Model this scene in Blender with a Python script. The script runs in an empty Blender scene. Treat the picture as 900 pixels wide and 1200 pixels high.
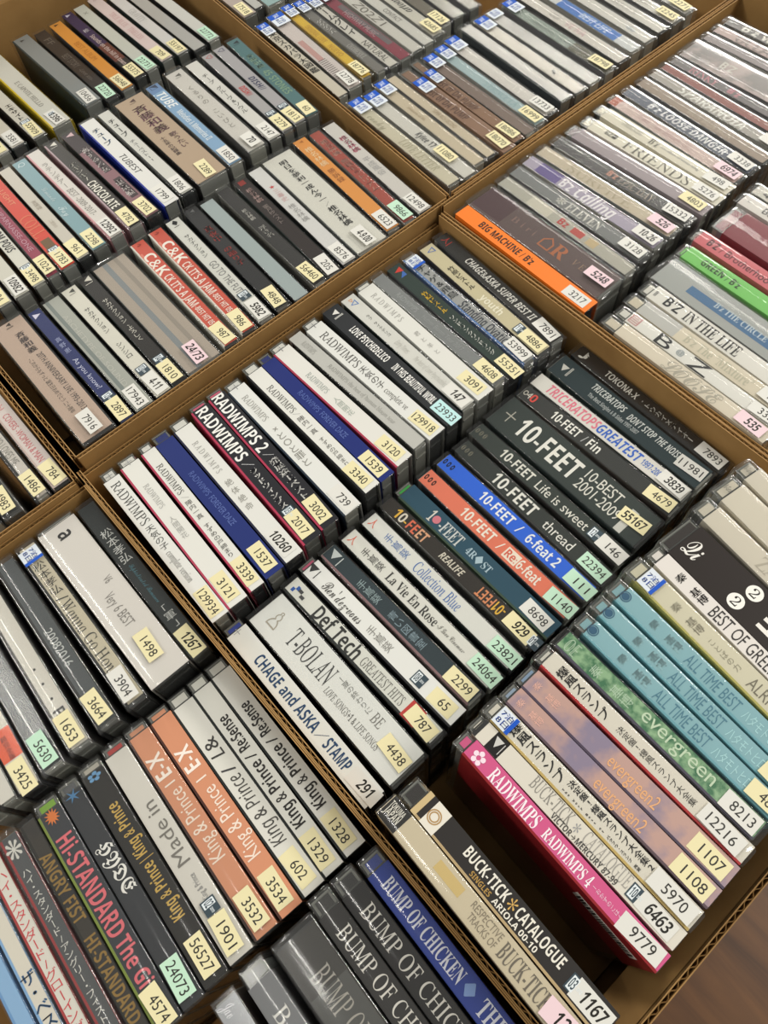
import bpy, math, random, zlib
from mathutils import Matrix, Vector

# ------------------------------------------------------------------ camera, world, lights, exposure
SC = bpy.context.scene
COL = SC.collection
FPX = 912.4                      # focal length in pixels of the 900x1200 frame
CAM_H = 0.40027                  # camera height above the tops of the cases
ROT = (Matrix.Rotation(0.936208, 3, 'Z') @ Matrix.Rotation(0.464105, 3, 'X') @ Matrix.Rotation(-0.106657, 3, 'Z'))
cam_data = bpy.data.cameras.new('camera')
cam_data.sensor_fit = 'VERTICAL'
cam_data.sensor_height = 24.0
cam_data.lens = FPX / 1200.0 * 24.0
cam_data.clip_start = 0.01
cam = bpy.data.objects.new('camera', cam_data)
COL.objects.link(cam)
cam.matrix_world = Matrix.Translation((0, 0, CAM_H)) @ ROT.to_4x4()
SC.camera = cam

SC.view_settings.view_transform = 'Standard'
SC.view_settings.look = 'None'
SC.view_settings.gamma = 1.0
SC.view_settings.use_curve_mapping = False
SC.view_settings.exposure = 0.0
SC.cycles.transparent_max_bounces = 24
SC.cycles.max_bounces = 8

world = bpy.data.worlds.new('room_light')
SC.world = world
world.use_nodes = True
bgn = world.node_tree.nodes['Background']
bgn.inputs[0].default_value = (0.98, 0.97, 0.91, 1)
bgn.inputs[1].default_value = 0.3

def area(name, loc, sx, sy, power, col=(1.0, 0.97, 0.91), rot=(0, 0, 0)):
    l = bpy.data.lights.new(name, 'AREA')
    l.shape = 'RECTANGLE'; l.size = sx; l.size_y = sy; l.energy = power; l.color = col
    o = bpy.data.objects.new(name, l); COL.objects.link(o)
    o.location = loc; o.rotation_euler = rot
    return o
# ceiling panels of the shop, around the spot where the photographer stands
def panel_lamp(x, y, z, sx, sy, power):
    d = Vector((x + 0.3, y - 0.2, z))
    area('ceiling_lamp', (x, y, z), sx, sy, power, rot=d.to_track_quat('Z', 'Y').to_euler())
panel_lamp(-2.6, 6.3, 2.8, 1.6, 0.5, 142)
panel_lamp(-0.2, 6.3, 2.8, 1.6, 0.5, 142)
panel_lamp(-6.8, 1.2, 2.8, 0.5, 1.6, 132)
panel_lamp(1.4, 1.9, 2.5, 0.5, 1.2, 48)
panel_lamp(-2.4, -2.8, 2.6, 1.2, 0.5, 48)
# thin tubes overhead, mirrored as streaks in the film sleeves
for x, y, ln in ((-1.75, -0.62, 1.2), (-1.56, 2.9, 1.2), (-2.55, 3.1, 1.2), (-0.65, 2.75, 1.2), (-0.22, -0.52, 0.4)):
    area('ceiling_tube', (x, y, 2.2), ln, 0.06, 4.2 * ln)
# every case: start-corner and end-corner of its lower edge in the photo, size class, spine colour, look, sticker, lettering, options
ROWS={}
ROWS['A1']=[
(-15,384,99,526,'f','#c9b09f','fat beige-pink case, dark lettering','w7916',[('▼‖',4,9,5,'#4a4038',''),('斉藤和義',16,38,9,'#5a4a4a','vb',2),('20TH ANNIVERSARY LIVE 1993-2013',41,100,4.2,'#4a4140','c',4),('~これからもずっと 誕生日おめでとう 二十周年',41,98,3.6,'#5a5048','',-3)],{'slv':1}),
(32,371,144,499,'n','#1d2a63','navy case, tiny pale lettering','c2897',[('▲',6,11,5,'#d8d4e8',''),('真野恵',34,52,4,'#9aa2c8','v'),('As you know?',58,90,3.4,'#c2c6e0','')],{'stamp':96}),
(47,356,160,485,'t','#a9aba2','see-through grey case, faint lettering','w17943',[('ARCHETYPE OF SOUND',22,100,3.4,'#bfbfb6','')],{'band':[(3,122,'#7c8480',-3.2,2.6)]}),
(67.5,341,185,469,'n','#d9d6c9','white case, black katakana','w!4-11',[('▼|',5,10,5,'#4a4a44',''),('サカナクション',27,56,5.4,'#333','v'),('シンシロ',67,84,5,'#444','v')],{'stamp':94}),
(87,326,204,455,'n','#211d1a','black case, slanting white strokes','c1810',[('▼|',4,11,6,'#d8d4c8',''),('サカナクション、よろしく',30,78,4.6,'#d8d4c8','v')],{'stamp':96}),
(105,316,222,441,'f','#b5a89b','fat hazy grey-pink case','p!24173',[],{'band':[(3,122,'#8a9094',-3.5,4),(3,122,'#9f958a',5,3)],'slv':1}),
(147,285,265,412,'n','#cc5643','red case, bold white letters','c987',[('↑',5,8,4,'#8a2a20',''),('C&K',18,42,8,'#f4ece0','B'),('CK IT\'S A JAM',44,80,6,'#f0dcd0','Bc'),('-BEST HIT 05',81,101,4,'#f0dcd0','Bc')],{'band':[(15,42,'#e0806c',-3.4,2)],'side':'#d8d4c8'}),
(168,271,286,396,'n','#ca5542','red case, bold white letters','c986',[('↑',5,8,4,'#8a2a20',''),('C&K',18,42,8,'#f4ece0','B'),('CK IT\'S A JAM',44,80,6,'#f0dcd0','Bc'),('-BEST HIT 05',81,101,4,'#f0dcd0','Bc')],{'band':[(15,42,'#e0806c',-3.4,2)],'side':'#d8d4c8'}),
(189,259,306,382,'n','#d4d4cc','white case, thin grey capitals','w!5982',[('◆|',4,11,5,'#2a2a2a',''),('サカナクション',22,50,5,'#444','v'),('GO TO THE FUT',56,92,5.4,'#777','c')],{'stamp':93}),
(210,246,325,367,'n','#262627','charcoal case, dull red lettering','c4848',[('▼|',5,9,4,'#666',''),('真夜中',26,45,6,'#a63a34','vb'),('の踊り子',52,74,6,'#a63a34','vb')],{}),
(232,240,346,354,'n','#9fabab','grey-teal hazy case without sticker',None,[],{'tray':'#8a9090'}),
(250,225,370,336,'n','#211e1d','black case, white upright lettering','c56460',[('椎名林檎',30,44,4.5,'#cfcbc4','vb'),('浮き名',52,66,5.5,'#d6d2cb','vb')],{'slv':1}),
(271,214,385,327,'n','#2a211f','dark brown case, dull red lettering','w205',[('■',4,9,5,'#8c2f28',''),('椎名林檎',14,32,5.6,'#b89a94','vb'),('蜜月抄ベスト',36,60,4.4,'#8a7d78','v')],{}),
(287,200,404,314,'n','#d3d2cf','off-white case, red and grey characters','w8576',[('★',25,29,4,'#c63a3a',''),('三毒史',30,46,5,'#cfa6a6','v'),('椎名林檎',50,72,5.4,'#9c9a98','v')],{}),
(304,192,422,299,'f','#e3e1d8','fat white case, black slanted characters','w!4-9.00',[('明日を夢利一成ん今一',10,66,7.5,'#2c2a2a','vb'),('／',67,71,7,'#333','v'),('椎名林檎',72,96,7,'#2c2a2a','vb'),('TOCT-24..',100,112,3,'#999','')],{'slv':1}),
(342,166,452,273,'n','#dc9448','orange-tan case, pale characters','w6523',[('▼',5,8,3,'#b06a2c',''),('椎名林檎',14,40,6,'#e8cfa4','v'),('勝訴録',44,62,5.4,'#9a5a2c','v')],{}),
(359,156,475,264,'n','#ab4a3a','brick-red case, pale pink characters','g9866',[('椎名林檎 無罪モラトリアム',14,84,6,'#d69a88','vb')],{'slv':1}),
(376,150,494,254,'n','#cbc7c0','grey-white case, pink and grey characters','w12498',[('椎名林檎',20,42,6,'#c76a7e','vb'),('平成風俗',50,74,6,'#a8a6a4','v')],{}),
]
ROWS['A2']=[
(None,None,4,371,'n','#c4c0b2','pale case cut by frame','c84',[],{}),
(None,None,22,357,'n','#d2cfc2','white case, pencilled sticker','w!10982',[],{'tray':'#8a8a84'}),
(None,None,46,344,'n','#d8d6ca','white case, black slanted capitals','c3498',[('UDM POUS',54,82,6,'#1c1c1c','BI')],{'stamp':100}),
(None,None,60,329,'n','#a02a4e','magenta case, small pale capitals','c1024',[('MONPARNASSE-ONE',28,92,3.6,'#d49aae','')],{'slv':1}),
(None,None,71,322,'n','#d43a1c','red-orange case with flower picture','c1783',[('LIGHT',22,42,4,'#e8936a',''),('COLL',58,84,9,'#e0744e','s')],{'band':[(88,101,'#6a4a1c',0,7)],'stamp':99}),
(0,205,92,307,'n','#c9c3b6','stone-white case, faint lettering','c961',[('言葉箱',48,60,4,'#a89c8c','v'),('二度目の',74,84,3,'#b6aa9a','')],{}),
(11,191,110,297,'n','#7fa3ab','dusty blue case, pale script','c2298',[('Q',6,11,5,'#c6dade',''),('Lemonde',42,60,4.4,'#bcd2d6','C'),('Fay',68,80,5.4,'#c6dade','C')],{}),
(26,181,130,282,'n','#dad5ce','white case, grey vertical lettering','w!12992',[('ラテンデアー',20,56,5.4,'#8a8680','v'),('BEST -2009-2017-',58,94,4.8,'#8a8680','I')],{'side':'#d79aa0'}),
(48,170,151,270,'n','#2b2620','black case, bold white capitals','c4782',[('▼|',4,10,6,'#e2ded2',''),('チキンキ/',34,60,5.6,'#e2ded2','vb'),('CHOCOLATE',62,98,6.6,'#ece8dc','Bc')],{'side':'#b79ea4'}),
(69,160,172,257,'n','#8a6168','dusty pink case with striped print','c3702',[('▼',4,9,6,'#d8b8bc',''),('恋する乙女',26,62,5.6,'#e6dcd8','vb'),('東京娘',74,96,5.6,'#e6dcd8','vb')],{'band':[(3,30,'#33262a',0,8),(26,62,'#3a2a2e',1.2,5.6),(72,98,'#3a2a2e',1.2,5.6)]}),
(91,145,192,243,'n','#d6d5cf','white case edged in royal blue','w1799',[('チューブ',16,40,7,'#3a5a7a','vb'),('TUBEST',56,82,4.6,'#333','I')],{'side':'#1f2f8c','obi':4}),
(110,135,212,230,'n','#d5d4cc','white case, black katakana, pencil number','w1806',[('チューブ',14,40,5.4,'#3a3a3a','vb'),('チューベストII',46,78,4.6,'#666','v')],{'side':'#2a2c2c'}),
(131,122,235,220,'f','#b69f86','fat tan case, purple-brown characters','c2289',[('▼|',6,11,6,'#5a4038',''),('斉藤和義',16,56,12,'#7a5058','vb'),('歌うたい',60,82,6,'#8a6c68','vb',4),('十五年の記録集',60,86,5,'#7a645c','vb',-5)],{}),
(167,102,271,197,'n','#86a9c9','light blue case, bold white capitals','w1850',[('◩',4,9,6,'#2c3a52',''),('TUBE',16,38,7,'#eef2f4','BI'),('Melodies & Memories II',44,88,5,'#dfe8ee','Bc')],{'band':[(3,14,'#6a8ab4',0,8)]}),
(189,86,294,182,15,'#dbd7d1','thick white case, spaced grey characters','w!70',[('▼|',7,12,6,'#6a6660',''),('くるりの こいびと',26,92,5.4,'#8c8880','v')],{'slv':1}),
(209,73,322,170,'n','#d6d4cd','white case, slim dark katakana','w2147',[('チープ グルーヴ&ソウル',22,84,5,'#4a4846','v')],{}),
(236,66,340,165,'n','#a9a6a6','grey case, red capitals','c2279',[('♡',5,10,5.5,'#c04a4a',''),('DISH//',56,70,5,'#c23a3a','BI')],{'stamp':96}),
(249,60,355,155,'n','#a8a5a7','grey case, navy capitals','c1813',[('♡',5,10,5.5,'#3a3a5c',''),('DISH//',52,72,5,'#3a3c5a','BI')],{'stamp':96}),
(266,51,370,149,'n','#4f7476','teal case, pale green characters','c60',[('▼|',6,11,6,'#223034',''),('斉藤和義',28,50,7,'#8fb09a','vb'),('45 STONES',54,90,6,'#7c9a80','B')],{}),
]
ROWS['A3']=[
(None,None,-3,186,'n','#cfc9ba','pale case cut by frame','c2',[],{}),
(None,None,15,176,'n','#cfc9ba','cream case, pencilled number','w3581',[],{}),
(None,None,40,165,'n','#d2cec2','white case, black katakana','c55909',[('エキサイト',70,96,6,'#3a3a38','vb')],{'stamp':98}),
(None,None,62,153,'t','#d3d2c8','white case with yellow side edge','w!1396',[('E CAPOTE HELLO',50,92,4,'#77746c','s')],{'side':'#d8bc1c','stamp':104}),
(12,49,99,125,'t','#8b8f8e','plain grey case, dark teal side','w10456',[('▲',7,10,4,'#4a4c4c','')],{'side':'#2c3c40'}),
(36,39,126,120,'n','#322b27','dark brown case, grey lettering','g22720',[('FF',16,26,6,'#6a625a',''),('BEST STORY',46,68,6,'#6f675f','c'),('-Love xxx-',72,92,3.6,'#6f675f','I')],{}),
(54,28,144,109,'n','#d9933c','orange case, faint tan lettering','c56048',[('▲',5,8,4,'#5a3a1c',''),('BEST ALBUM',40,72,5,'#c27a2c','')],{}),
(69,18,159,93,'n','#33264f','purple case fading to brown','c55375',[('▲',5,9,4.5,'#cbc6d8',''),('椎',34,40,5,'#d8d2dc','vb'),('Sounds on the hill in town',46,100,4,'#c9b6b0','B')],{'band':[(64,100,'#6a3a30',0,8),(92,122,'#2a221e',0,8)]}),
(83,9,172,86,'n','#c8cac0','pale grey-green case, blank spine','g22731',[('×',14,18,4,'#a4a69c','')],{}),
(100,1,189,72,'n','#dccbc8','pale pink case, pink capitals','c709',[('◇',6,9,3,'#b09a98',''),('TRUE BLUE',34,60,5,'#cfa3a3','s'),('TIMELESS',64,84,5,'#cfa3a3','s')],{}),
(118,-8,209,66,'n','#d6d4d1','white case, grey outlined capitals','c55197',[('GRAVITY',40,62,6,'#b4b2b0','s')],{}),
(None,None,229,61,'n','#b3b1ac','plain grey case, no sticker',None,[],{}),
(None,None,246,51,'n','#d4d3cc','white case beside the box wall','g22772',[],{}),
]
ROWS['B1']=[
(397,122,525,226,'n','#d2cbb4','cream sleeved case, ghostly grey letters',None,[('cooky',24,44,7,'#aaa48c','CS'),('LOVE LETTER',62,104,7,'#b5ae95','SI')],{'slv':1,'tag':2}),
(422,115,544,211,'n','#d8d5cd','white sleeved case, black name lettering','c11080',[('Kylee 17',62,82,5.4,'#555','BI')],{'slv':1,'tag':2,'sx':104}),
(431,97,561,200,'n','#cfc1a8','cream-tan sleeved case, wide blue tag',None,[('pleasure of life',40,60,3,'#b09c80','')],{'slv':1,'tag':2}),
(447,88,577,190,'n','#d0c2aa','cream-tan sleeved case, creased front',None,[('SUPER RICH SECOND',56,82,3.6,'#a08a6c','')],{'slv':1}),
(464,91,586,179,'n','#8a6a54','brown sleeved case, dark letters','c18070',[('Very best of',36,52,3.6,'#6a4e3c','',2.4),('Best of DA PUMP',30,78,6.4,'#54392c','B',-1)],{'slv':1,'tag':2,'obi':18}),
(479,77,598,169,'n','#87674f','brown sleeved case, dark letters','c18086',[('Very best of',36,52,3.6,'#6a4e3c','',2.4),('Best of DA PUMP',30,78,6.4,'#54392c','B',-1)],{'slv':1,'tag':2,'obi':18}),
(491,72,614,160,'n','#7d6a60','greyish brown case in creased sleeve',None,[],{'slv':1,'tag':2}),
(504,60,627,150,'n','#a6bcc0','pale blue case in sleeve','c16999',[('S PRINCE LA',60,96,6,'#8aa8ae','s')],{'slv':1,'tag':2}),
(515,49,640,140,'n','#d6d1cb','white sleeved case, broad blue tag','w13733',[('|||',116,122,6,'#555','c')],{'slv':1,'tag':2}),
(535,32,660,122,'n','#cfccc7','grey-white case with dark stripe',None,[],{'slv':1,'side':'#3a4248'}),
(554,26,674,110,'n','#d0c9bd','cream-white sleeved case, light tag',None,[('▚',90,95,4,'#44484c','')],{'slv':1,'tag':2}),
(567,18,692,99,'n','#cfcdc9','white sleeved case, outlined word badge',None,[('LINERS',22,48,7,'#8c8a86','O')],{'slv':1,'tag':3}),
(586,6,709,86,'n','#8d9a90','grey-green case with landscape print','c18798',[('Takuya Kimura',36,60,4,'#4a5450',''),('Go with the Flow',66,90,4,'#4a5450','')],{'slv':1,'tag':2,'band':[(80,122,'#5c5a48',0,8)]}),
(601,-6,726,75,'n','#d6d0c8','white sleeved case, pastel letters',None,[('COI',40,50,5,'#8a8480',''),('VE NA',58,80,6,'#c6a8a8','B')],{'slv':1}),
(616,-17,742,63,'n','#cfd2d2','white sleeved case, bright blue band',None,[('BEST LIFE',60,92,6.4,'#c6d8ee','BI')],{'slv':1,'band':[(36,102,'#3a74c4',0,8)]}),
(632,-27,758,52,'n','#d4d1ca','white sleeved case, tiny blue letters',None,[('do',98,106,5,'#7a8a9a','')],{'slv':1}),
(647,-37,774,40,'n','#d2cec6','white sleeved case, dull grey letters',None,[('SEASONS',60,92,5,'#a8a49e','s')],{'slv':1}),
(662,-46,790,29,'n','#d6d2c9','off-white sleeved case, thin letters','c12245',[('A BALLADS',60,92,4.4,'#8a8680','sI')],{'slv':1}),
(677,-57,806,18,'n','#c9c7c2','grey sleeved case beside box corner','c12271',[],{'slv':1}),
]
ROWS['B2']=[
(286,38,386,121,'n','#c6bfae','pale case with black characters, against cardboard',None,[('東京スカパラ大図鑑',16,86,7,'#3f3a34','vb')],{'tag':2}),
(299,26,397,116,'t','#d8cdc9','white and pink sleeved case','w12778',[('||||||||||||',78,106,7,'#6a6260','c',-2)],{'slv':1,'tag':2,'band':[(46,78,'#c79a94',-2,5)]}),
(314,15,416,102,'n','#e0b92a','yellow sleeved case, faint gold letters','c18776',[('ORIGINAL LOVE',36,64,4.6,'#c99a1c','B'),('NUEVO',70,88,4.6,'#c99a1c','B')],{'slv':1,'tag':2,'side':'#caa01c'}),
(330,12,431,93,'n','#77746f','grey case, white brush lettering',None,[('ゲゲゲンム',34,58,7,'#e2e0da','vb'),('CHAMBESQUE',78,100,5,'#bfbdb8','s')],{'slv':1,'tag':2}),
(345,7,446,86,'n','#d4d0c6','white case, black brush letters',None,[('ホームグレイ',14,70,8,'#3a3632','vb'),('NATURAL',82,114,6,'#4a4642','')],{'slv':1,'tag':2}),
(357,0,461,78,'n','#8a2f42','crimson and grey case',None,[('HIGHWAY MUSIC',40,84,5.4,'#b89aa0','')],{'band':[(30,100,'#6a6264',2,5)],'slv':1,'tag':2}),
(375,-7,475,69,'n','#cfccc4','pale case, sketchy grey letters',None,[('Z02Z1',30,84,7,'#77726a','I')],{'slv':1}),
(388,-17,489,60,'n','#d2d0c9','off-white case, slim capitals',None,[('CONTACT',62,84,4.6,'#66625c','')],{'slv':1}),
(398,-27,498,48,'n','#d0ccc0','white case, upside-down dark word','c42685',[('artoon KG',40,84,7,'#2e2c28','SrI')],{'slv':1}),
(413,-41,514,33,'n','#6a6458','dark case, cream sticker near end','c17126',[],{}),
(430,-52,532,22,'n','#b9b6ad','grey-white case, cloudy plastic',None,[],{'slv':1}),
(449,-62,551,12,'n','#bdbab2','pale case near the frame top',None,[],{'slv':1}),
]
ROWS['B3']=[
(None,None,274,30,'t','#b5a79e','pinkish grey case, cream sticker','c17518',[],{}),
(None,None,288,19,'n','#b9b8b2','pale grey case beside teal one',None,[],{}),
(None,None,303,16,16,'#9dbcbc','pale teal case in cloudy plastic',None,[],{'slv':1}),
(None,None,327,4,'n','#a9a8a2','dull grey case near frame top',None,[],{'slv':1}),
]
ROWS['C1']=[
(539,256,690,376,'n','#f07c26','orange-banded case, black capitals','w3217',[('BIG MACHINE / B\'z',22,72,5.6,'#33281e','B')],{'obi':3}),
(543,243,703,351,'f','#5e4a48','fat plum case, orange arch emblem','p!5248',[('B i r i',34,56,5,'#8a6a62','s'),('⌂R',62,84,12,'#b5683c','S'),('V E L',90,106,5,'#9a7a66','s')],{'slv':1,'band':[(3,30,'#4a2a30',0,20)]}),
(582,210,735,330,'n','#b5b2a6','grey-white case, red patches, sleeved',None,[('Bz',58,66,6,'#c23a3a','B')],{'slv':1,'band':[(30,50,'#d0cbbb',0,8),(70,80,'#c05048',0,6),(84,92,'#c9b48c',0,7)]}),
(592,201,752,310,'n','#7e8080','grey case, pale brush letters, sleeved','w3128',[('※',44,52,7,'#d2d0c8',''),('ELEVEN',54,84,8,'#dad8d0','S')],{'slv':1}),
(605,188,771,296,'n','#b1a8bb','lavender case, white bubble letters','w!10-26',[('B\'z',36,46,9,'#f2eef2','B'),('Calling',50,84,10,'#f2eef2','BI')],{'slv':1,'band':[(14,34,'#6a5a96',0,8)]}),
(622,176,789,282,'n','#c9bca6','tan-cream case, ghostly capitals','p!526',[('SURVIVE',30,86,7,'#b3a68e','s')],{'slv':1}),
(640,165,807,269,'n','#4c4a4a','black sleeved case, tan capitals','w15332',[('B\'z',52,60,5.6,'#cf8c74','B'),('EPIC DAY',62,92,7,'#a8998a','s')],{'slv':1}),
(660,155,825,253,'n','#9d9295','mauve-grey sleeved case','c4803',[],{'slv':1,'obi':8}),
(679,144,840,240,'n','#dad5c4','cream case, big spaced serif letters','w5276',[('BZ■',22,32,4.6,'#4a4840','B'),('FRIENDS',40,98,9.5,'#6a665c','s')],{'slv':1,'obi':9}),
(692,129,852,230,'n','#d6d0be','cream case, small serif letters','w498',[('FRIENDS',26,44,4,'#6a665c','s'),('B\'z',52,60,7,'#5a564c','S'),('mini album of winter song',62,96,2.4,'#888','')],{'slv':1,'obi':9}),
(706,117,864,219,'n','#cdb5ae','pinkish case in shiny sleeve','p!6974',[('The 7th Blues B\'z',30,80,5,'#b59490','SI')],{'slv':1,'band':[(0,10,'#b0583c',0,8)]}),
(725,107,878,207,'n','#5a6070','navy case, white graffiti lettering','w3338',[('B\'z LOOSE DANGER',26,98,6.6,'#e2e2e4','BI')],{'slv':1}),
(742,96,897,194,'n','#9a8878','brown-grey case in sleeve',None,[('RUN RUN RUN',50,90,6,'#c2b4a2','s')],{'slv':1}),
(757,85,914,181,'n','#a9a39c','grey sleeved case, white torn letters','w3',[('SPARANOIA',30,90,8,'#e4e2dc','BI')],{'slv':1}),
(771,77,929,170,'n','#8c4a40','dark red sleeved case',None,[],{'slv':1}),
(780,70,940,161,'n','#6c6566','dark grey case, pink spaced capitals',None,[('RISKY',20,46,8,'#c87a88','s'),('B\'z',56,66,6,'#c87a88','B')],{'slv':1}),
(791,62,953,150,'f','#6e6461','fat dark grey picture case',None,[('B\'Z',34,46,8,'#d6d2ca','B'),('・・・・',12,22,5,'#d0ccc4','v')],{'slv':1,'noise':'#a89490'}),
(822,45,985,126,'t','#8b7f80','mauve-grey case, sleeved',None,[],{'slv':1}),
(835,36,998,117,'n','#b79f9a','pink-beige case, outlined letters',None,[('OCEAN',22,60,9,'#4c4444','O')],{'slv':1}),
(850,28,1013,107,'n','#6c6664','dark grey case, white capitals',None,[('B\'z with',18,60,8,'#e2ded6','B')],{'slv':1}),
]
ROWS['C2']=[
(697,380,892,526,'n','#d4cab6','cream case, ghostly grey brush word','p!535',[('LOOSE',48,90,10,'#aaa494','CS')],{'slv':1,'obi':12}),
(717,370,907,510,'n','#dcdad2','white case, giant thin capitals','w335',[('▤',10,17,7,'#b33a40','B'),('B',30,44,9.5,'#262626',''),('@',47,52,5,'#3a5a6a',''),('Z',56,72,9.5,'#262626','')],{'slv':1,'obi':9}),
(727,357,917,495,'n','#d2c8b2','cream case, ghostly serif words','w182',[('B\'z The "Mixture"',46,96,7,'#b9b49e','S')],{'slv':1,'obi':11,'band':[(11,40,'#b9b8b2',0,8)]}),
(746,344,932,480,'n','#dcd9d0','white case, tall black serif capitals',None,[('‖',8,12,5,'#3a3a3a',''),('B\'Z',18,30,8,'#262626','B'),('IN THE LIFE',34,76,9,'#3a3634','Sc')],{'slv':1,'obi':7}),
(756,322,945,460,'f','#a9aca9','thick grey case, fuzzy blue band',None,[('B\'z THE CIRCLE',46,86,5,'#c0d0da','S')],{'slv':1,'band':[(26,94,'#3a6c9a',-2,7)]}),
(795,300,975,420,'n','#72bf5c','lime green banded case',None,[('GREEN / B\'z',18,48,5.6,'#26341f','B')],{'slv':1,'obi':5}),
(812,282,990,400,'n','#c9646a','rose-red banded case',None,[('B\'Z',12,20,6.4,'#3a1f22','B'),('/ Brotherhood',22,64,6.4,'#3a1f22','')],{'slv':1,'obi':4}),
(838,267,1015,385,'f','#7e2f38','fat maroon case, small pale capitals',None,[('B E G I N',26,60,5,'#c9a0a2','')],{'slv':1,'obi':10,'tray':'#8a8a80'}),
(864,238,1045,350,'n','#d4cfc8','white banded case beside maroon one',None,[('≡',6,10,4,'#333','v'),('BECOME',20,50,6,'#2f2c2c','')],{'slv':1,'obi':3}),
(880,225,1060,336,'n','#d2cec5','pale case, bold black letters',None,[('4 BEST',10,40,6,'#2f2c2c','B')],{'slv':1}),
]
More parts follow.
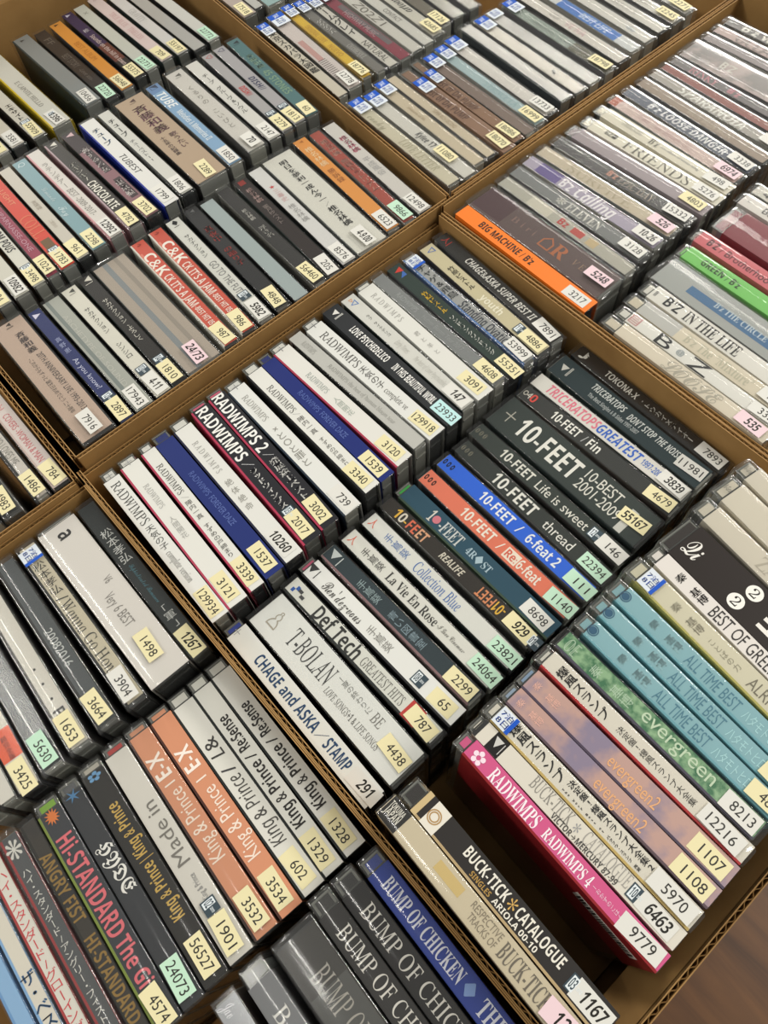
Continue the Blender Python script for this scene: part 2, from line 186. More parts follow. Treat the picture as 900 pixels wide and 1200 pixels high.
ROWS['D1']=[
(116,562,251,730,'n','#dcdcd6','white case, serif title, against cardboard','c129934',[('十',3,8,5,'#888',''),('RADWIMPS',12,48,6,'#4c4c4a','s'),('天気の子',50,70,6.4,'#4c4c4a','v'),('complete version',72,96,4.2,'#66645f','s')],{'obi':8,'sx':122}),
(138,546,269,717,'n','#dddcd4','white case, faint serif title','c3121',[('十',3,8,5,'#999',''),('RADWIMPS',26,46,3.6,'#aaa9a4','s'),('人間開花',54,72,4,'#aaa9a4','v')],{'obi':7,'side':'#b04059'}),
(161,527,297,701,'n','#dcdbd3','white case, slim grey title','c3339',[('RADWIMPS',20,46,4.2,'#55534f','s'),('／',48,51,4,'#777',''),('陣内一真',52,68,4,'#66645f','v'),('すずめの戸締まり',72,100,4,'#55534f','v')],{'obi':7,'side':'#b04059'}),
(175,515,316,682,'n','#22306f','navy case, faint blue lettering','c1537',[('RADWIMPS',38,58,4,'#5566a4',''),('FOREVER DAZE',60,84,4,'#5d6eac','c')],{'obi':8}),
(196,500,335,662,'n','#dcdbd4','white case, thin spaced letters','w!10260',[('R A D W I M P S',22,50,4,'#9c9a94','s'),('絶体絶命',56,84,4.6,'#99978f','v')],{'obi':8,'side':'#22243a'}),
(220,480,356,640,'n','#26262a','black case, heavy white angular letters','c2017',[('RADWIMPS',6,54,8,'#eceae4','B'),('＼',56,62,6,'#ddd','v'),('ラッドウィンプス',63,98,6,'#e2e0da','vb')],{'side':'#b03a54','stamp':98,'obi':5,'tab':'#d0607c'}),
(241,462,377,625,'n','#26262a','black case, heavy white angular letters','c3002',[('RADWIMPS 2',5,58,8,'#eceae4','B'),('＼',60,65,6,'#ddd','v'),('発展途上ベスト',66,102,6,'#e2e0da','vb')],{'side':'#b03a54','obi':5,'tab':'#d0607c'}),
(263,459,404,605,'n','#dcdcd6','white case, thin cross and circle marks','w739',[('十',4,9,5,'#888',''),('RADWIMPS',16,40,4.4,'#98968f','s'),('×と○と罪と',46,84,6,'#8a8880','v')],{'obi':7,'side':'#26303c','sx':124}),
(279,432,430,582,'n','#dddcd4','white case, slim grey title','c3340',[('RADWIMPS',24,50,4.6,'#55534f','s'),('／',51,54,4,'#777',''),('陣内一真',55,72,4.4,'#66645f','v'),('すずめの戸締まり',76,103,4.4,'#66645f','v')],{'obi':8,'side':'#1c1c1e'}),
(301,420,447,567,'n','#202d70','navy case, faint blue lettering','c1539',[('RADWIMPS',40,60,4,'#5566a4',''),('FOREVER DAZE',62,86,4,'#5d6eac','c')],{'obi':7}),
(311,409,467,550,'n','#dcdad2','white case with crimson edges','c3120',[('十',4,9,5,'#888',''),('RADWIMPS',34,54,4,'#98a09a','s'),('人間開花',60,78,4.4,'#a8b0a6','v')],{'obi':7,'side':'#a63850'}),
(331,394,486,527,'n','#c4c3bd','grey-white case, faint tiny lettering',None,[('RADWIMPS',12,24,4,'#a5a49e','s'),('RADWIMPS the best of human bloom tour',38,100,3,'#9e9d97','s')],{}),
(351,382,504,516,'n','#dbdbd5','white case, serif title and characters','c129918',[('十',4,9,5,'#888',''),('RADWIMPS',16,52,6.2,'#555350','s'),('天気の子',54,76,6.4,'#555350','v'),('complete ve',78,98,4.4,'#66645f','s')],{'obi':7,'sx':122}),
(372,361,522,499,'n','#2d2f31','charcoal case, condensed white capitals','b23933',[('▼‖',6,13,7,'#dcdad2',''),('LOVE PSYCHEDELICO',26,62,5.4,'#eceae4','Bc'),('IN THIS BEAUTIFUL WORL',68,106,5.4,'#eceae4','Bc')],{'obi':3,'sx':126}),
(394,350,541,482,'n','#dad9d2','white case, black katakana, faint text','w!147',[('▽',8,13,5,'#3c78c8','B'),('▷',6,9,3,'#e0822c','B'),('ラブ サイケデリコ',24,48,4.6,'#4a4a46','v'),('Early Times',54,66,4,'#c4c2bb','I'),('The best of Love Psychedelico',72,102,4,'#c4c2bb','I')],{}),
(414,337,560,470,'n','#d9d8d0','white case, spaced serif letters','c3091',[('R A D W I M P S',14,44,4.4,'#a2a09a','s'),('君と羊と',56,82,3.6,'#a2a09a','v')],{'obi':6}),
(434,324,582,450,'t','#86898a','thick grey clear case, faint title','c4608',[('RADWIMPS',24,44,4,'#a9adad',''),('Human Bloom Tour 2017',50,88,3.6,'#a2a6a6','')],{'slv':1}),
(454,312,601,440,'n','#22352e','dark green case, yellow then white katakana','c55351',[('▼',6,11,6,'#d23a2c','B'),('◥',10,15,5,'#3c6ab8','B'),('竹原ピストル',34,58,6.6,'#e0b41c','vb'),('ワンドランクワンドラング',62,104,5.2,'#e6e6de','vb')],{'sx':127}),
(475,305,616,422,'n','#a9aaa9','grey case, heavy dark letters','w53999',[('チャゲ&飛鳥',14,52,8.4,'#3a3e44','vb'),('Standing Ovatio',58,102,7,'#3a3e48','Bc')],{'tag':1,'side':'#5a86c8','slv':1}),
(496,291,635,417,'n','#c9bf9c','khaki case, dark then pale katakana','c4886',[('▽',6,11,6,'#3c6ab8','B'),('竹原ピストル',28,54,5.6,'#4c4636','vb'),('youth',62,82,5.6,'#ece6d0','B')],{'stamp':96}),
(514,279,650,402,'n','#2e2c29','black case, slanted white capitals','w7891',[('人|',6,13,7,'#c43a32','B'),('CHAGE&ASKA',32,64,5.4,'#e6e4dc','BI'),('SUPER BEST II',66,100,5.4,'#e6e4dc','BI')],{}),
]
ROWS['D2']=[
(257,736,430,954,'n','#dcddd6','white case, navy bold capitals','w!291',[('十',5,9,5,'#999',''),('CHAGE and ASKA',26,78,6.4,'#2c4668','B'),('／',79,85,6,'#2c4668','B'),('STAMP',86,104,6.4,'#2c4668','B')],{'obi':6,'sx':126,'sw':20,'tab':'#2a3f9a'}),
(289,725,464,932,'f','#e0e1dc','fat white case, big black serif title','c4438',[('♙',10,17,11,'#a8a090','C'),('T-BOLAN',26,60,11.5,'#3f3f3f','s',1),('~夏の終わりに',62,88,6,'#8a8a86','v',5),('BE',90,97,6,'#77756f','s',5),('LOVE SONGS+1 & LIFE SONGS',62,104,4,'#66645f','s',-4.5)],{}),
(325,687,506,880,'n','#dcdcd3','white case, thick black rounded title','c787',[('▞',6,10,5,'#2c5aa8','B'),('▚',10,16,4,'#444','B'),('Def Tech',26,62,8.4,'#2f2f2d','B'),('GREATEST HITS',65,97,5.6,'#66645f','s')],{'band':[(100,110,'#c23a34',0,8),(110,120,'#8a3430',-1,6)],'side':'#1f2422'}),
(347,667,527,852,'n','#dcdcd6','white case, cursive title','c65',[('▼|',4,12,6.4,'#3a3a3a',''),('Ren\'dez-vous',19,50,7,'#55534f','C'),('手嶌葵',55,74,5.6,'#8c8a84','v')],{'stamp':92,'side':'#2a2a2c','obi':5,'tab':'#c85a7a'}),
(372,650,549,830,'n','#26353b','blue-black case, silver characters','c2299',[('▼|',5,14,7,'#c6ccca',''),('手嶌葵',30,48,5.6,'#8fa2a4','v'),('青い図書室',56,84,5.6,'#8397a0','v')],{'side':'#8a6a6c'}),
(395,630,574,812,'n','#dddcd3','white case, bold serif title','g24064',[('人',5,10,6,'#e0654a','B'),('手嶌葵',16,34,5.4,'#4c4a46','v'),('La Vie En Rose',38,78,6,'#3a3836','S'),('-I Love Cinemas-',79,100,3.4,'#77756f','CI')],{'sx':124}),
(420,611,597,789,'n','#dcdcd5','white case, blue serif title','g23821',[('人',5,10,6,'#e0654a','B'),('手嶌葵',18,38,5.4,'#5a7ab0','v'),('Collection Blue',44,80,7,'#3e6cb0','s')],{'sx':124}),
(440,592,622,762,'n','#262019','black case, multicoloured jumbled letters','c!929',[('1',12,15,6.5,'#e0b03c','B'),('0',16,20,6.5,'#d8d0c0','B'),('-',20,22,6.5,'#e0b03c','B'),('FE',23,30,6.5,'#d86a4c','B'),('ET',31,38,6.5,'#d8a27c','B'),('REALIFE',50,68,4.4,'#cfc8b8','BI'),('FEET',80,92,6.5,'#d88a5c','Br'),('-01',93,100,6.5,'#e0b03c','Br')],{'stamp':119}),
(461,577,640,750,'n','#2c4a59','dark teal case, faded white letters','w8698',[('1',26,29,8,'#c6c2b8','S'),('●',29,34,5.4,'#c4727c','B'),('-FEET',35,52,8,'#bfc2bd','S'),('4R◆ST',57,76,6.6,'#9fb4bc','S')],{'side':'#3a4a3a','obi':5,'tab':'#2f9a3c'}),
(487,560,662,729,'n','#e0765a','salmon orange case, rounded white letters','g1140',[('◦◦◦',4,12,4,'#2a2320','b'),('10-FEET',36,62,6.6,'#efe6d8','B'),('/',66,69,6,'#efe6d8',''),('6-feat',82,98,6.6,'#efe6d8','B'),('Re:',72.5,80.5,5,'#d8604a','B')],{'band':[(71.5,81.5,'#efe2d0',0,7.4)],'sx':124}),
(507,544,687,705,'n','#1f62d8','bright blue case, rounded white letters','g111',[('◦◦◦',4,12,4,'#101820','b'),('10-FEET',36,62,6.6,'#eceff0','B'),('/',66,69,6,'#eceff0',''),('6-feat 2',74,98,6.6,'#eceff0','B')],{'sx':124}),
(532,525,704,692,'n','#262c28','green-black case, tall white capitals','g22394',[('◦◦◦',4,12,4,'#9a9684','b'),('10-FEET',32,66,8,'#e4e2da','Bc'),('thread',74,96,6.6,'#e4e2da','')],{'sx':122}),
(545,505,725,666,'n','#29322d','green-black case, rounded slanted title','w146',[('◦◦◦',4,12,4,'#9a9684','b'),('10-FEET',26,52,6.4,'#dedcd2','Bc'),('Life is sweet',56,96,6.6,'#dedcd2','')],{'stamp':98,'sx':124}),
(565,487,746,647,'f','#27322e','fat green-black case, huge white capitals','c!55167',[('十',8,16,10,'#aaa89c',''),('10-FEET',20,68,14,'#e8e6de','Bc'),('10-BEST',72,98,7.6,'#dedcd2','c',5),('2001-2009',71,104,7.6,'#dedcd2','c',-4)],{'band':[(106,111,'#c9c8c0',-3,18),(103,114,'#c9c8c0',-1,5)]}),
(602,460,790,606,'n','#2b2d2a','dark case with small red mark','c4679',[('◦',4,7,4,'#b0aca0',''),('4',7,10,5,'#d0ccc0',''),('0',10,14,6,'#d8483c','B'),('10-FEET',28,50,6.4,'#eceae2','B'),('/',53,55,6,'#bbb',''),('Fin',57,66,6.4,'#eceae2','B')],{}),
(620,446,805,585,'n','#dddad2','white case, pink then blue bold title','w!3839',[('TRICERATOPS',14,55,7,'#e0788c','BI'),('GREATEST',55,88,7,'#2c62c4','BI'),('1997-2001',89,104,4.4,'#4c74c0','BI')],{}),
(642,422,825,575,17,'#23363a','thick teal-black case, small white capitals','w11981',[('▼‖',7,15,8,'#dcdad2','B'),('TRICERATOPS',32,58,5,'#d8dcd8','BI',3.4),('DON\'T STOP THE NOISE!',62,104,5,'#d8dcd8','BI',2),('The Best Singles & B-Sides 1997-2007',34,74,3,'#b6bcba','B',-3.6)],{}),
(679,407,861,552,'n','#262320','black case, wide-spaced white katakana','w7893',[('♪',6,13,7,'#e4e2da','B'),('TOKONA-X',28,54,4.8,'#e4e2da','B'),('・トウカイXテイオー',56,98,5,'#e4e2da','vb')],{}),
]
ROWS['D3']=[
(439,957,None,None,'n','#cdc0a4','beige case, narrow grey title, black corner label','p!125',[('TOKUMA',1.5,10,3,'#dcd8cc','B',2.5),('JAPAN',1.5,10,3.6,'#dcd8cc','B',-1),('RESPECTIVE',56,74,3.4,'#8a7f6c','',2.4),('TRACKS OF',58,74,3.4,'#8a7f6c','',-2),('BUCK-TICK',76,104,7.6,'#6f675a','Sc'),('(2)',110,116,6,'#333','vI')],{'slv':1,'band':[(0.5,12,'#22201e',0,10),(34,50,'#d0b678',1,5)],'obi':0.2}),
(469,937,None,None,'n','#2f2c2a','black case, cream art-nouveau capitals','w!1167',[('◎',15,22,7,'#b08c5c',''),('BUCK-TICK',38,64,5.2,'#e4dfd2','B',1.8),('*',65,69,6,'#d0a860','B',1.8),('CATALOGUE',70,97,5.2,'#e4dfd2','B',1.8),('SINGLES',46,58,2.4,'#b08c4c','B',-3.2),('ARIOLA 00-10',60,86,2.6,'#e4dfd2','B',-3.2)],{'obi':9,'band':[(9,12,'#c9b284',0,10),(15,23.5,'#e2dcce',0,10)],'side':'#b39c74','stamp':102,'sx':124}),
(533,868,772,1142,'n','#cd5886','pink banded case, white slab capitals, red side','w9779',[('✿',10,17,7,'#f2dce6','B'),('RADWIMPS',22,52,7,'#f4e8ec','S'),('RADWIMPS 4',56,84,5.4,'#f4e8ec','S'),('~おかずのごはん~',85,104,3.4,'#f0c8da','v')],{'obi':7,'side':'#8c1f24','sx':123,'sw':22,'barcode':1}),
(546,850,792,1115,'n','#d6d0c2','white case, pale serif capitals','w!6463',[('▼|',13,19,6.4,'#c8c6c0','B'),('BUCK-TICK',38,62,6.4,'#8a867e','s',1.4),('*',64,67,5,'#999','',1),('CATALOGUE',70,96,6.4,'#a09c94','s',1.4),('VICTOR→MERCURY 87-99',54,92,3,'#4c4a46','B',-3)],{'obi':4,'band':[(12,20,'#1f1d1c',0,8),(4,6,'#333',0,8)],'stamp':97,'sx':121}),
(562,835,805,1095,'n','#ded8ca','cream case with yellow edge, black brush title','w5970',[('爆風スランプ',14,48,8,'#1f1d1b','vb',.5),('決定盤!爆風スランプ大全集2',50,100,4.6,'#2a2826','vb',2),('The Very Best of バクフウ・スランプ 再発',50,96,3,'#3a3836','vb',-2.6)],{'obi':6,'tag':1,'side':'#cbb06a','sx':123,'sw':23,'slv':1}),
(584,817,827,1066,'n','#b8958a','dusk-purple picture case, orange script','c1108',[('秦 基博',8,24,5.4,'#e0b0a0','v'),('evergreen2',58,86,6.4,'#e0a878','')],{'obi':5,'noise':'#877b8e','side':'#5a4a50','sx':122,'tab':'#8c9db0'}),
(602,797,849,1042,'n','#b8958a','dusk-purple picture case, orange script','c1107',[('秦 基博',8,24,5.4,'#e0b0a0','v'),('evergreen2',56,84,6.4,'#e0a878','')],{'obi':5,'noise':'#877b8e','side':'#4a4050','sx':122,'tab':'#7d93ac'}),
(625,772,867,1015,'n','#dcd6c8','cream case with red edge, black characters','w12216',[('爆風スランプ',12,44,7.4,'#26221f','vb'),('決定盤!爆風スランプ大全集',50,96,6,'#2f2b28','v')],{'obi':5,'side':'#b52a2c','slv':1,'sw':22,'tab':'#d9d6cc'}),
(645,751,889,990,'n','#35704a','mottled green case, pale thin title','w8213',[('OE',6,13,7,'#b6cdb2','O'),('秦 基博',22,48,5.6,'#b6d0b4','v'),('evergreen',54,96,7.4,'#c9dcbe','')],{'noise':'#8fb48a','nscale':220,'side':'#4a4456'}),
(672,731,912,970,'n','#86b2ba','sky-blue sleeved case','c48',[('◉',6,12,6,'#2c5a78',''),('秦 基博',26,46,5.6,'#a8d4da','vb'),('ALL TIME BEST',50,82,6.6,'#4c7f92',''),('ハタモトヒロ',85,106,6,'#b0dce0','')],{'slv':1,'obi':7,'side':'#6fa9b4'}),
(690,710,928,947,'n','#86b2ba','sky-blue sleeved case','c42',[('◉',6,12,6,'#2c5a78',''),('秦 基博',26,46,5.6,'#a8d4da','vb'),('ALL TIME BEST',50,82,6.6,'#4c7f92',''),('ハタモトヒロ',85,106,6,'#b0dce0','')],{'slv':1,'obi':7,'side':'#6fa9b4'}),
(709,692,945,925,'n','#86b2ba','sky-blue sleeved case',None,[('◉',6,12,6,'#2c5a78',''),('秦 基博',26,46,5.6,'#a8d4da','vb'),('ALL TIME BEST',50,82,6.6,'#4c7f92',''),('ハタモトヒロ',85,106,6,'#b0dce0','')],{'slv':1,'obi':7,'side':'#6fa9b4'}),
(730,668,962,903,'n','#d3cdb4','cream sleeved case, small grey characters',None,[('秦 基博',28,48,5.6,'#77715f','v'),('ことばの力',52,72,3.6,'#9a947f','v'),('ALRIGHT',78,104,6.6,'#77715f','')],{'slv':1,'obi':8,'tag':1,'side':'#b8b060'}),
(757,650,984,880,'n','#dcd6cf','white case, thin black capitals',None,[('秦 基博',18,38,6,'#3a3634','vb'),('BEST OF GREEN',42,84,7.4,'#33302e','')],{'obi':7}),
(770,637,1001,861,'f','#241c18','fat black case, white circled digits',None,[('Qi',10,20,12,'#e8e4dc','CS'),('❷',46,55,9,'#f0ece4','',5.5),('❷',43,52,9,'#f0ece4','',-5),('WE',62,92,13,'#e8e4dc','Br')],{'obi':8}),
(812,601,1035,823,'n','#cfc7b6','cream sleeved case, ghostly slanted capitals',None,[('ZARD',42,66,8,'#b3ab9a','s')],{'slv':1,'obi':8}),
(836,577,1060,800,'t','#d2cab8','cream sleeved case, ghostly slanted capitals',None,[('ZARD',42,66,8,'#b3ab9a','s'),('B-Gram',3,8,3.4,'#555','')],{'slv':1,'obi':8}),
(864,553,1088,775,'t','#d0c8b7','cream sleeved case against cardboard, ghostly capitals',None,[('ZARD',36,60,9,'#b3ab9a','s'),('B-Gram',3,8,3.4,'#555','')],{'slv':1,'obi':8}),
]
ROWS['E1']=[
(None,None,-27,959,'n','#4a4a4a','dark case barely showing at frame edge',None,[],{}),
(None,None,0,948,'n','#d2cec4','pale case cut by frame edge',None,[],{}),
(None,None,24,939,'n','#cfc8ba','cream case, orange band','c3425',[('超完全版',90,104,3,'#7a2a1c','vb')],{'band':[(86,104,'#dc5a34',0,8)],'sx':124}),
(None,None,47,905,'n','#3b3f42','charcoal case in shiny sleeve','g5630',[],{'slv':1}),
(None,None,86,892,'n','#d8d3c9','white case, scattered black letters, sleeved','c1653',[('R',98,103,6,'#22201f','B'),('・ ・ ・',70,92,5,'#33302e','')],{'slv':1,'side':'#3a3430'}),
(-7,660,114,865,'n','#4a4f52','slate-grey case, small white digits','c3664',[('20082016',56,82,5,'#c9ccca','')],{'slv':1,'side':'#1e1e1f'}),
(15,648,150,830,'n','#d0c6ae','cream case, dark serif title','w3904',[('松本孝弘',16,42,8,'#2f2b27','v'),('/',44,47,7,'#2f2b27',''),('Wanna Go Hon',48,100,7,'#33302b','s')],{'tag':1,'slv':1,'side':'#1d1d1e','sw':20}),
(44,623,184,807,'f','#d9d4cd','fat white case, thin grey capitals','c1498',[('a',10,15,8,'#2c2a2a','B',1),('V6',52,56,5,'#8a8680','',5),('Very',62,70,6,'#8a8680','',0),('6',72,74,6,'#8a8680','',0),('BEST',76,86,6,'#8a8680','',0)],{'obi':4,'slv':1,'sx':112}),
(98,601,233,776,'n','#2b3030','black case, silver brush characters','c!1267',[('松本孝弘',24,52,7,'#d2d4d0','v'),('Sophisticated Romance',54,84,3,'#4c7a86','C'),('「軍」',86,104,6.4,'#c6c8c4','v')],{'sx':124}),
]
ROWS['E2']=[
(-66,1035,None,None,'n','#8ab0d4','light blue case, navy characters',None,[],{'side':'#6a96c4'}),
(-45,1021,None,None,'n','#d8d2c4','cream case, blue katakana',None,[('ザ・ベスト',60,96,7,'#3c6a96','vb')],{'side':'#7fa8d0'}),
(-22,1006,None,None,'n','#d9d5ca','white case, red katakana',None,[('ハイ・スタンダード/グローイング・アップ',14,120,6.4,'#d0404a','v')],{'side':'#a83a3a'}),
(-1,993,None,None,'n','#4a4c4f','grey ribbed case, white katakana',None,[('❋',5,16,9,'#dcdad4','B'),('ハイ・スタンダード/アングリー・フィスト',22,104,6.2,'#e2e0da','v')],{'slv':1,'side':'#9c2a2c'}),
(24,970,None,None,'n','#2a241a','dark olive case, gold capitals',None,[('ANGRY FIST',22,60,6,'#8a6c34','B'),('HI-STANDARD',68,112,6,'#8a6c34','B')],{'side':'#22201a','noise':'#1a1612'}),
(36,958,None,None,'n','#33353a','charcoal case, heavy pink letters','c4574',[('✹',6,15,8,'#d87838','B'),('Hi-STANDARD',22,78,8.4,'#d86a72','B'),('The Gi',80,104,7.4,'#d86a72','B')],{'slv':1,'side':'#7a8a3a','sx':124,'obi':7,'tab':'#7fae2c'}),
(66,932,216,1191,'n','#2e3034','black ribbed case, white blackletter title','g24073',[('✶',6,12,8,'#4a7aa4','B'),('HYDE',38,66,6.6,'#e6e4de','F',0.9)],{'slv':1,'obi':7,'tab':'#55565a'}),
(92,910,242,1165,'n','#24221f','black case, gold capitals','c56527',[('✿',6,11,7,'#6a9ac4','B'),('King & Prince | King & Prince',26,92,6,'#c2a050','Br')],{'slv':1,'obi':6,'tab':'#b9b4a8'}),
(122,887,275,1140,'n','#d2cec5','white case, thin grey reversed title','c1901',[('King & Prince',80,94,3,'#777',' r'),('Made in',38,74,7,'#77736c','r')],{'slv':1,'stamp':94,'obi':6,'tab':'#b8322f'}),
(150,866,310,1117,'n','#d1906e','salmon case, thin white title','c3532',[('E-X',20,34,8,'#f4e8dc','Br'),('|',36,40,6,'#f0e0d0','r'),('King & Prince',42,84,7.6,'#f0ddcc','r')],{'obi':6,'side':'#3a2420','slv':1}),
(172,838,336,1081,'n','#d08e6c','salmon case, thin white title','c3534',[('E-X',26,40,8,'#f4e8dc','Br'),('|',44,48,6,'#f0e0d0','r'),('King & Prince',52,94,7.6,'#f0ddcc','r')],{'obi':6,'side':'#4a2c24'}),
(197,819,361,1051,'n','#d6d4ca','white case, cursive reversed title','c602',[('L&',32,44,7,'#3a3836','Ir'),('/',50,54,7,'#444','r'),('King & Prince',56,98,7,'#4a4844','Ir')],{'obi':8,'side':'#222624'}),
(222,798,387,1027,'n','#d6d5cb','white case, bold reversed title','c1329',[('Re:Sense',28,50,6,'#2f2d2b','Br'),('/',53,56,6,'#2f2d2b','r'),('King & Prince',58,98,6,'#2f2d2b','Br')],{'obi':8,'side':'#222624'}),
(246,786,421,1015,'n','#d6d5cc','white case, bold reversed title','c1328',[('Re:Sense',30,51,6,'#2f2d2b','Br'),('/',54,57,6,'#2f2d2b','r'),('King & Prince',59,98,6,'#2f2d2b','Br')],{'obi':8,'side':'#222624'}),
]
ROWS['E3']=[
(245,1178,None,None,'n','#9a9ca0','grey case, small pale emblem',None,[('Jav',4,10,6,'#dcdce0','CS')],{}),
(279,1142,None,None,'n','#77787a','silvery sleeved case, clear hinge',None,[('B',22,28,7,'#dcdad4','s')],{'slv':1,'obi':8}),
(322,1108,None,None,'f','#33302d','fat charcoal case, grey serif capitals',None,[('BUMP OF CHICKEN',20,90,10,'#a9a49c','s')],{'slv':1,'band':[(28,60,'#4c4c4a',0,20)]}),
(357,1062,None,None,'n','#2c2a29','black striped sleeved case, silver serif capitals',None,[('BUMP OF CHICKEN',18,92,7.4,'#d8d4cc','s')],{'slv':1,'obi':9}),
(386,1036,None,None,'n','#201e1e','black sleeved case, silver serif capitals',None,[('BUMP OF CHICKEN',18,96,7.4,'#cfcbc3','s'),('CO',98,108,7,'#aaa','s')],{'slv':1,'obi':9}),
(420,1011,None,None,'n','#22398c','royal blue sleeved case, pale serif capitals',None,[('BUMP OF CHICKEN',14,66,7,'#d6d8e4','Sc'),('♦',68,74,7,'#7a96c8','B'),('THE LIVE',78,110,8,'#d6d8e4','Sc')],{'slv':1,'obi':8}),
]
ROWS['F1']=[
(None,None,-18,627,'n','#c9c4b8','pale case cut by frame edge',None,[],{}),
(None,None,6,612,'n','#26282a','black case with bright reflections','c4983',[],{'slv':1}),
(None,None,43,590,'n','#d6cfc8','white case, thin grey capitals','c1486',[('WHO LOVES ME',62,92,5,'#8a8680','')],{'slv':1,'side':'#2a2c2c'}),
(None,None,64,577,'n','#d8ccc6','pinkish white case, red lettering','c784',[('♥へやを',20,50,6,'#d07a78','v'),('COVERS -WOMAN & MAN',54,100,4.4,'#c96a70','')],{'side':'#c9b4ac'}),
]
ROWS['G1']=[
(868,-18,990,62,'n','#c9c7c0','pale case in far corner box',None,[],{'slv':1}),
(884,-28,1006,50,'n','#3a3c40','dark case in far corner box',None,[],{'slv':1}),
(900,-38,1022,40,'n','#c9c2b4','cream case in far corner box',None,[],{'slv':1}),
]

# ------------------------------------------------------------------ helpers
def lin(h):
    h = h.lstrip('#')
    if len(h) == 3: h = ''.join(c * 2 for c in h)
    out = []
    for i in (0, 2, 4):
        c = int(h[i:i + 2], 16) / 255.0
        out.append(c / 12.92 if c <= 0.04045 else ((c + 0.055) / 1.055) ** 2.4)
    return (*out, 1.0)

MATS = {}
def paper(hexc, rough=0.45):
    k = ('p', hexc, rough)
    if k not in MATS:
        m = bpy.data.materials.new('printed_paper'); m.use_nodes = True
        b = m.node_tree.nodes['Principled BSDF']
        b.inputs['Base Color'].default_value = lin(hexc)
        b.inputs['Roughness'].default_value = rough
        b.inputs['Specular IOR Level'].default_value = 0.3
        MATS[k] = m
    return MATS[k]

def picture(h1, h2, scale=60):
    k = ('pic', h1, h2)
    if k not in MATS:
        m = bpy.data.materials.new('printed_picture'); m.use_nodes = True
        nt = m.node_tree; b = nt.nodes['Principled BSDF']
        tc = nt.nodes.new('ShaderNodeTexCoord'); nz = nt.nodes.new('ShaderNodeTexNoise')
        nz.inputs['Scale'].default_value = scale; nz.inputs['Detail'].default_value = 4
        r = nt.nodes.new('ShaderNodeValToRGB')
        r.color_ramp.elements[0].position = 0.38; r.color_ramp.elements[0].color = lin(h2)
        r.color_ramp.elements[1].position = 0.6; r.color_ramp.elements[1].color = lin(h1)
        nt.links.new(tc.outputs['Object'], nz.inputs['Vector'])
        nt.links.new(nz.outputs['Fac'], r.inputs['Fac'])
        nt.links.new(r.outputs['Color'], b.inputs['Base Color'])
        b.inputs['Roughness'].default_value = 0.4
        MATS[k] = m
    return MATS[k]

def clear(name, haze, rough, bump, tint=(0.97, 0.97, 0.96, 1)):
    m = bpy.data.materials.new(name); m.use_nodes = True
    nt = m.node_tree; nt.nodes.clear()
    out = nt.nodes.new('ShaderNodeOutputMaterial')
    tr = nt.nodes.new('ShaderNodeBsdfTransparent'); tr.inputs[0].default_value = tint
    df = nt.nodes.new('ShaderNodeBsdfDiffuse'); df.inputs[0].default_value = (0.8, 0.8, 0.78, 1)
    gl = nt.nodes.new('ShaderNodeBsdfGlossy'); gl.inputs['Roughness'].default_value = rough
    # Schlick reflectance of a thin clear sheet, the same from either side
    ge = nt.nodes.new('ShaderNodeNewGeometry'); fr = nt.nodes.new('ShaderNodeVectorMath'); fr.operation = 'DOT_PRODUCT'
    nt.links.new(ge.outputs['Incoming'], fr.inputs[0]); nt.links.new(ge.outputs['Normal'], fr.inputs[1])
    def mth(op, a, b=None):
        n_ = nt.nodes.new('ShaderNodeMath'); n_.operation = op; n_.use_clamp = False
        for k_, q in enumerate((a, b)):
            if q is None: continue
            if isinstance(q, (int, float)): n_.inputs[k_].default_value = q
            else: nt.links.new(q, n_.inputs[k_])
        return n_.outputs[0]
    sch = mth('ADD', mth('MULTIPLY', mth('POWER', mth('SUBTRACT', 1.0, mth('MINIMUM', mth('ABSOLUTE', fr.outputs['Value']), 1.0)), 5.0), 0.92), 0.055)
    m1 = nt.nodes.new('ShaderNodeMixShader'); m1.inputs[0].default_value = haze
    m2 = nt.nodes.new('ShaderNodeMixShader')
    nt.links.new(tr.outputs[0], m1.inputs[1]); nt.links.new(df.outputs[0], m1.inputs[2])
    nt.links.new(sch, m2.inputs[0])
    nt.links.new(m1.outputs[0], m2.inputs[1]); nt.links.new(gl.outputs[0], m2.inputs[2])
    nt.links.new(m2.outputs[0], out.inputs['Surface'])
    if bump:
        tc = nt.nodes.new('ShaderNodeTexCoord'); oi = nt.nodes.new('ShaderNodeObjectInfo')
        ad = nt.nodes.new('ShaderNodeVectorMath'); ad.operation = 'ADD'
        mp = nt.nodes.new('ShaderNodeMapping'); mp.inputs['Scale'].default_value = (0.14, 1.3, 1.0)
        nz = nt.nodes.new('ShaderNodeTexNoise'); nz.inputs['Scale'].default_value = 90; nz.inputs['Detail'].default_value = 1.5
        bp_ = nt.nodes.new('ShaderNodeBump'); bp_.inputs['Strength'].default_value = bump; bp_.inputs['Distance'].default_value = 0.0012
        nt.links.new(tc.outputs['Object'], ad.inputs[0]); nt.links.new(oi.outputs['Random'], ad.inputs[1])
        nt.links.new(ad.outputs[0], mp.inputs[0]); nt.links.new(mp.outputs[0], nz.inputs['Vector'])
        nt.links.new(nz.outputs['Fac'], bp_.inputs['Height'])
        nt.links.new(bp_.outputs[0], gl.inputs['Normal']); nt.links.new(bp_.outputs[0], fr.inputs[1])
    return m
M_CASE = clear('clear_plastic', 0.012, 0.12, 0)
M_SLEEVE = clear('clear_film', 0.016, 0.1, 0.14)

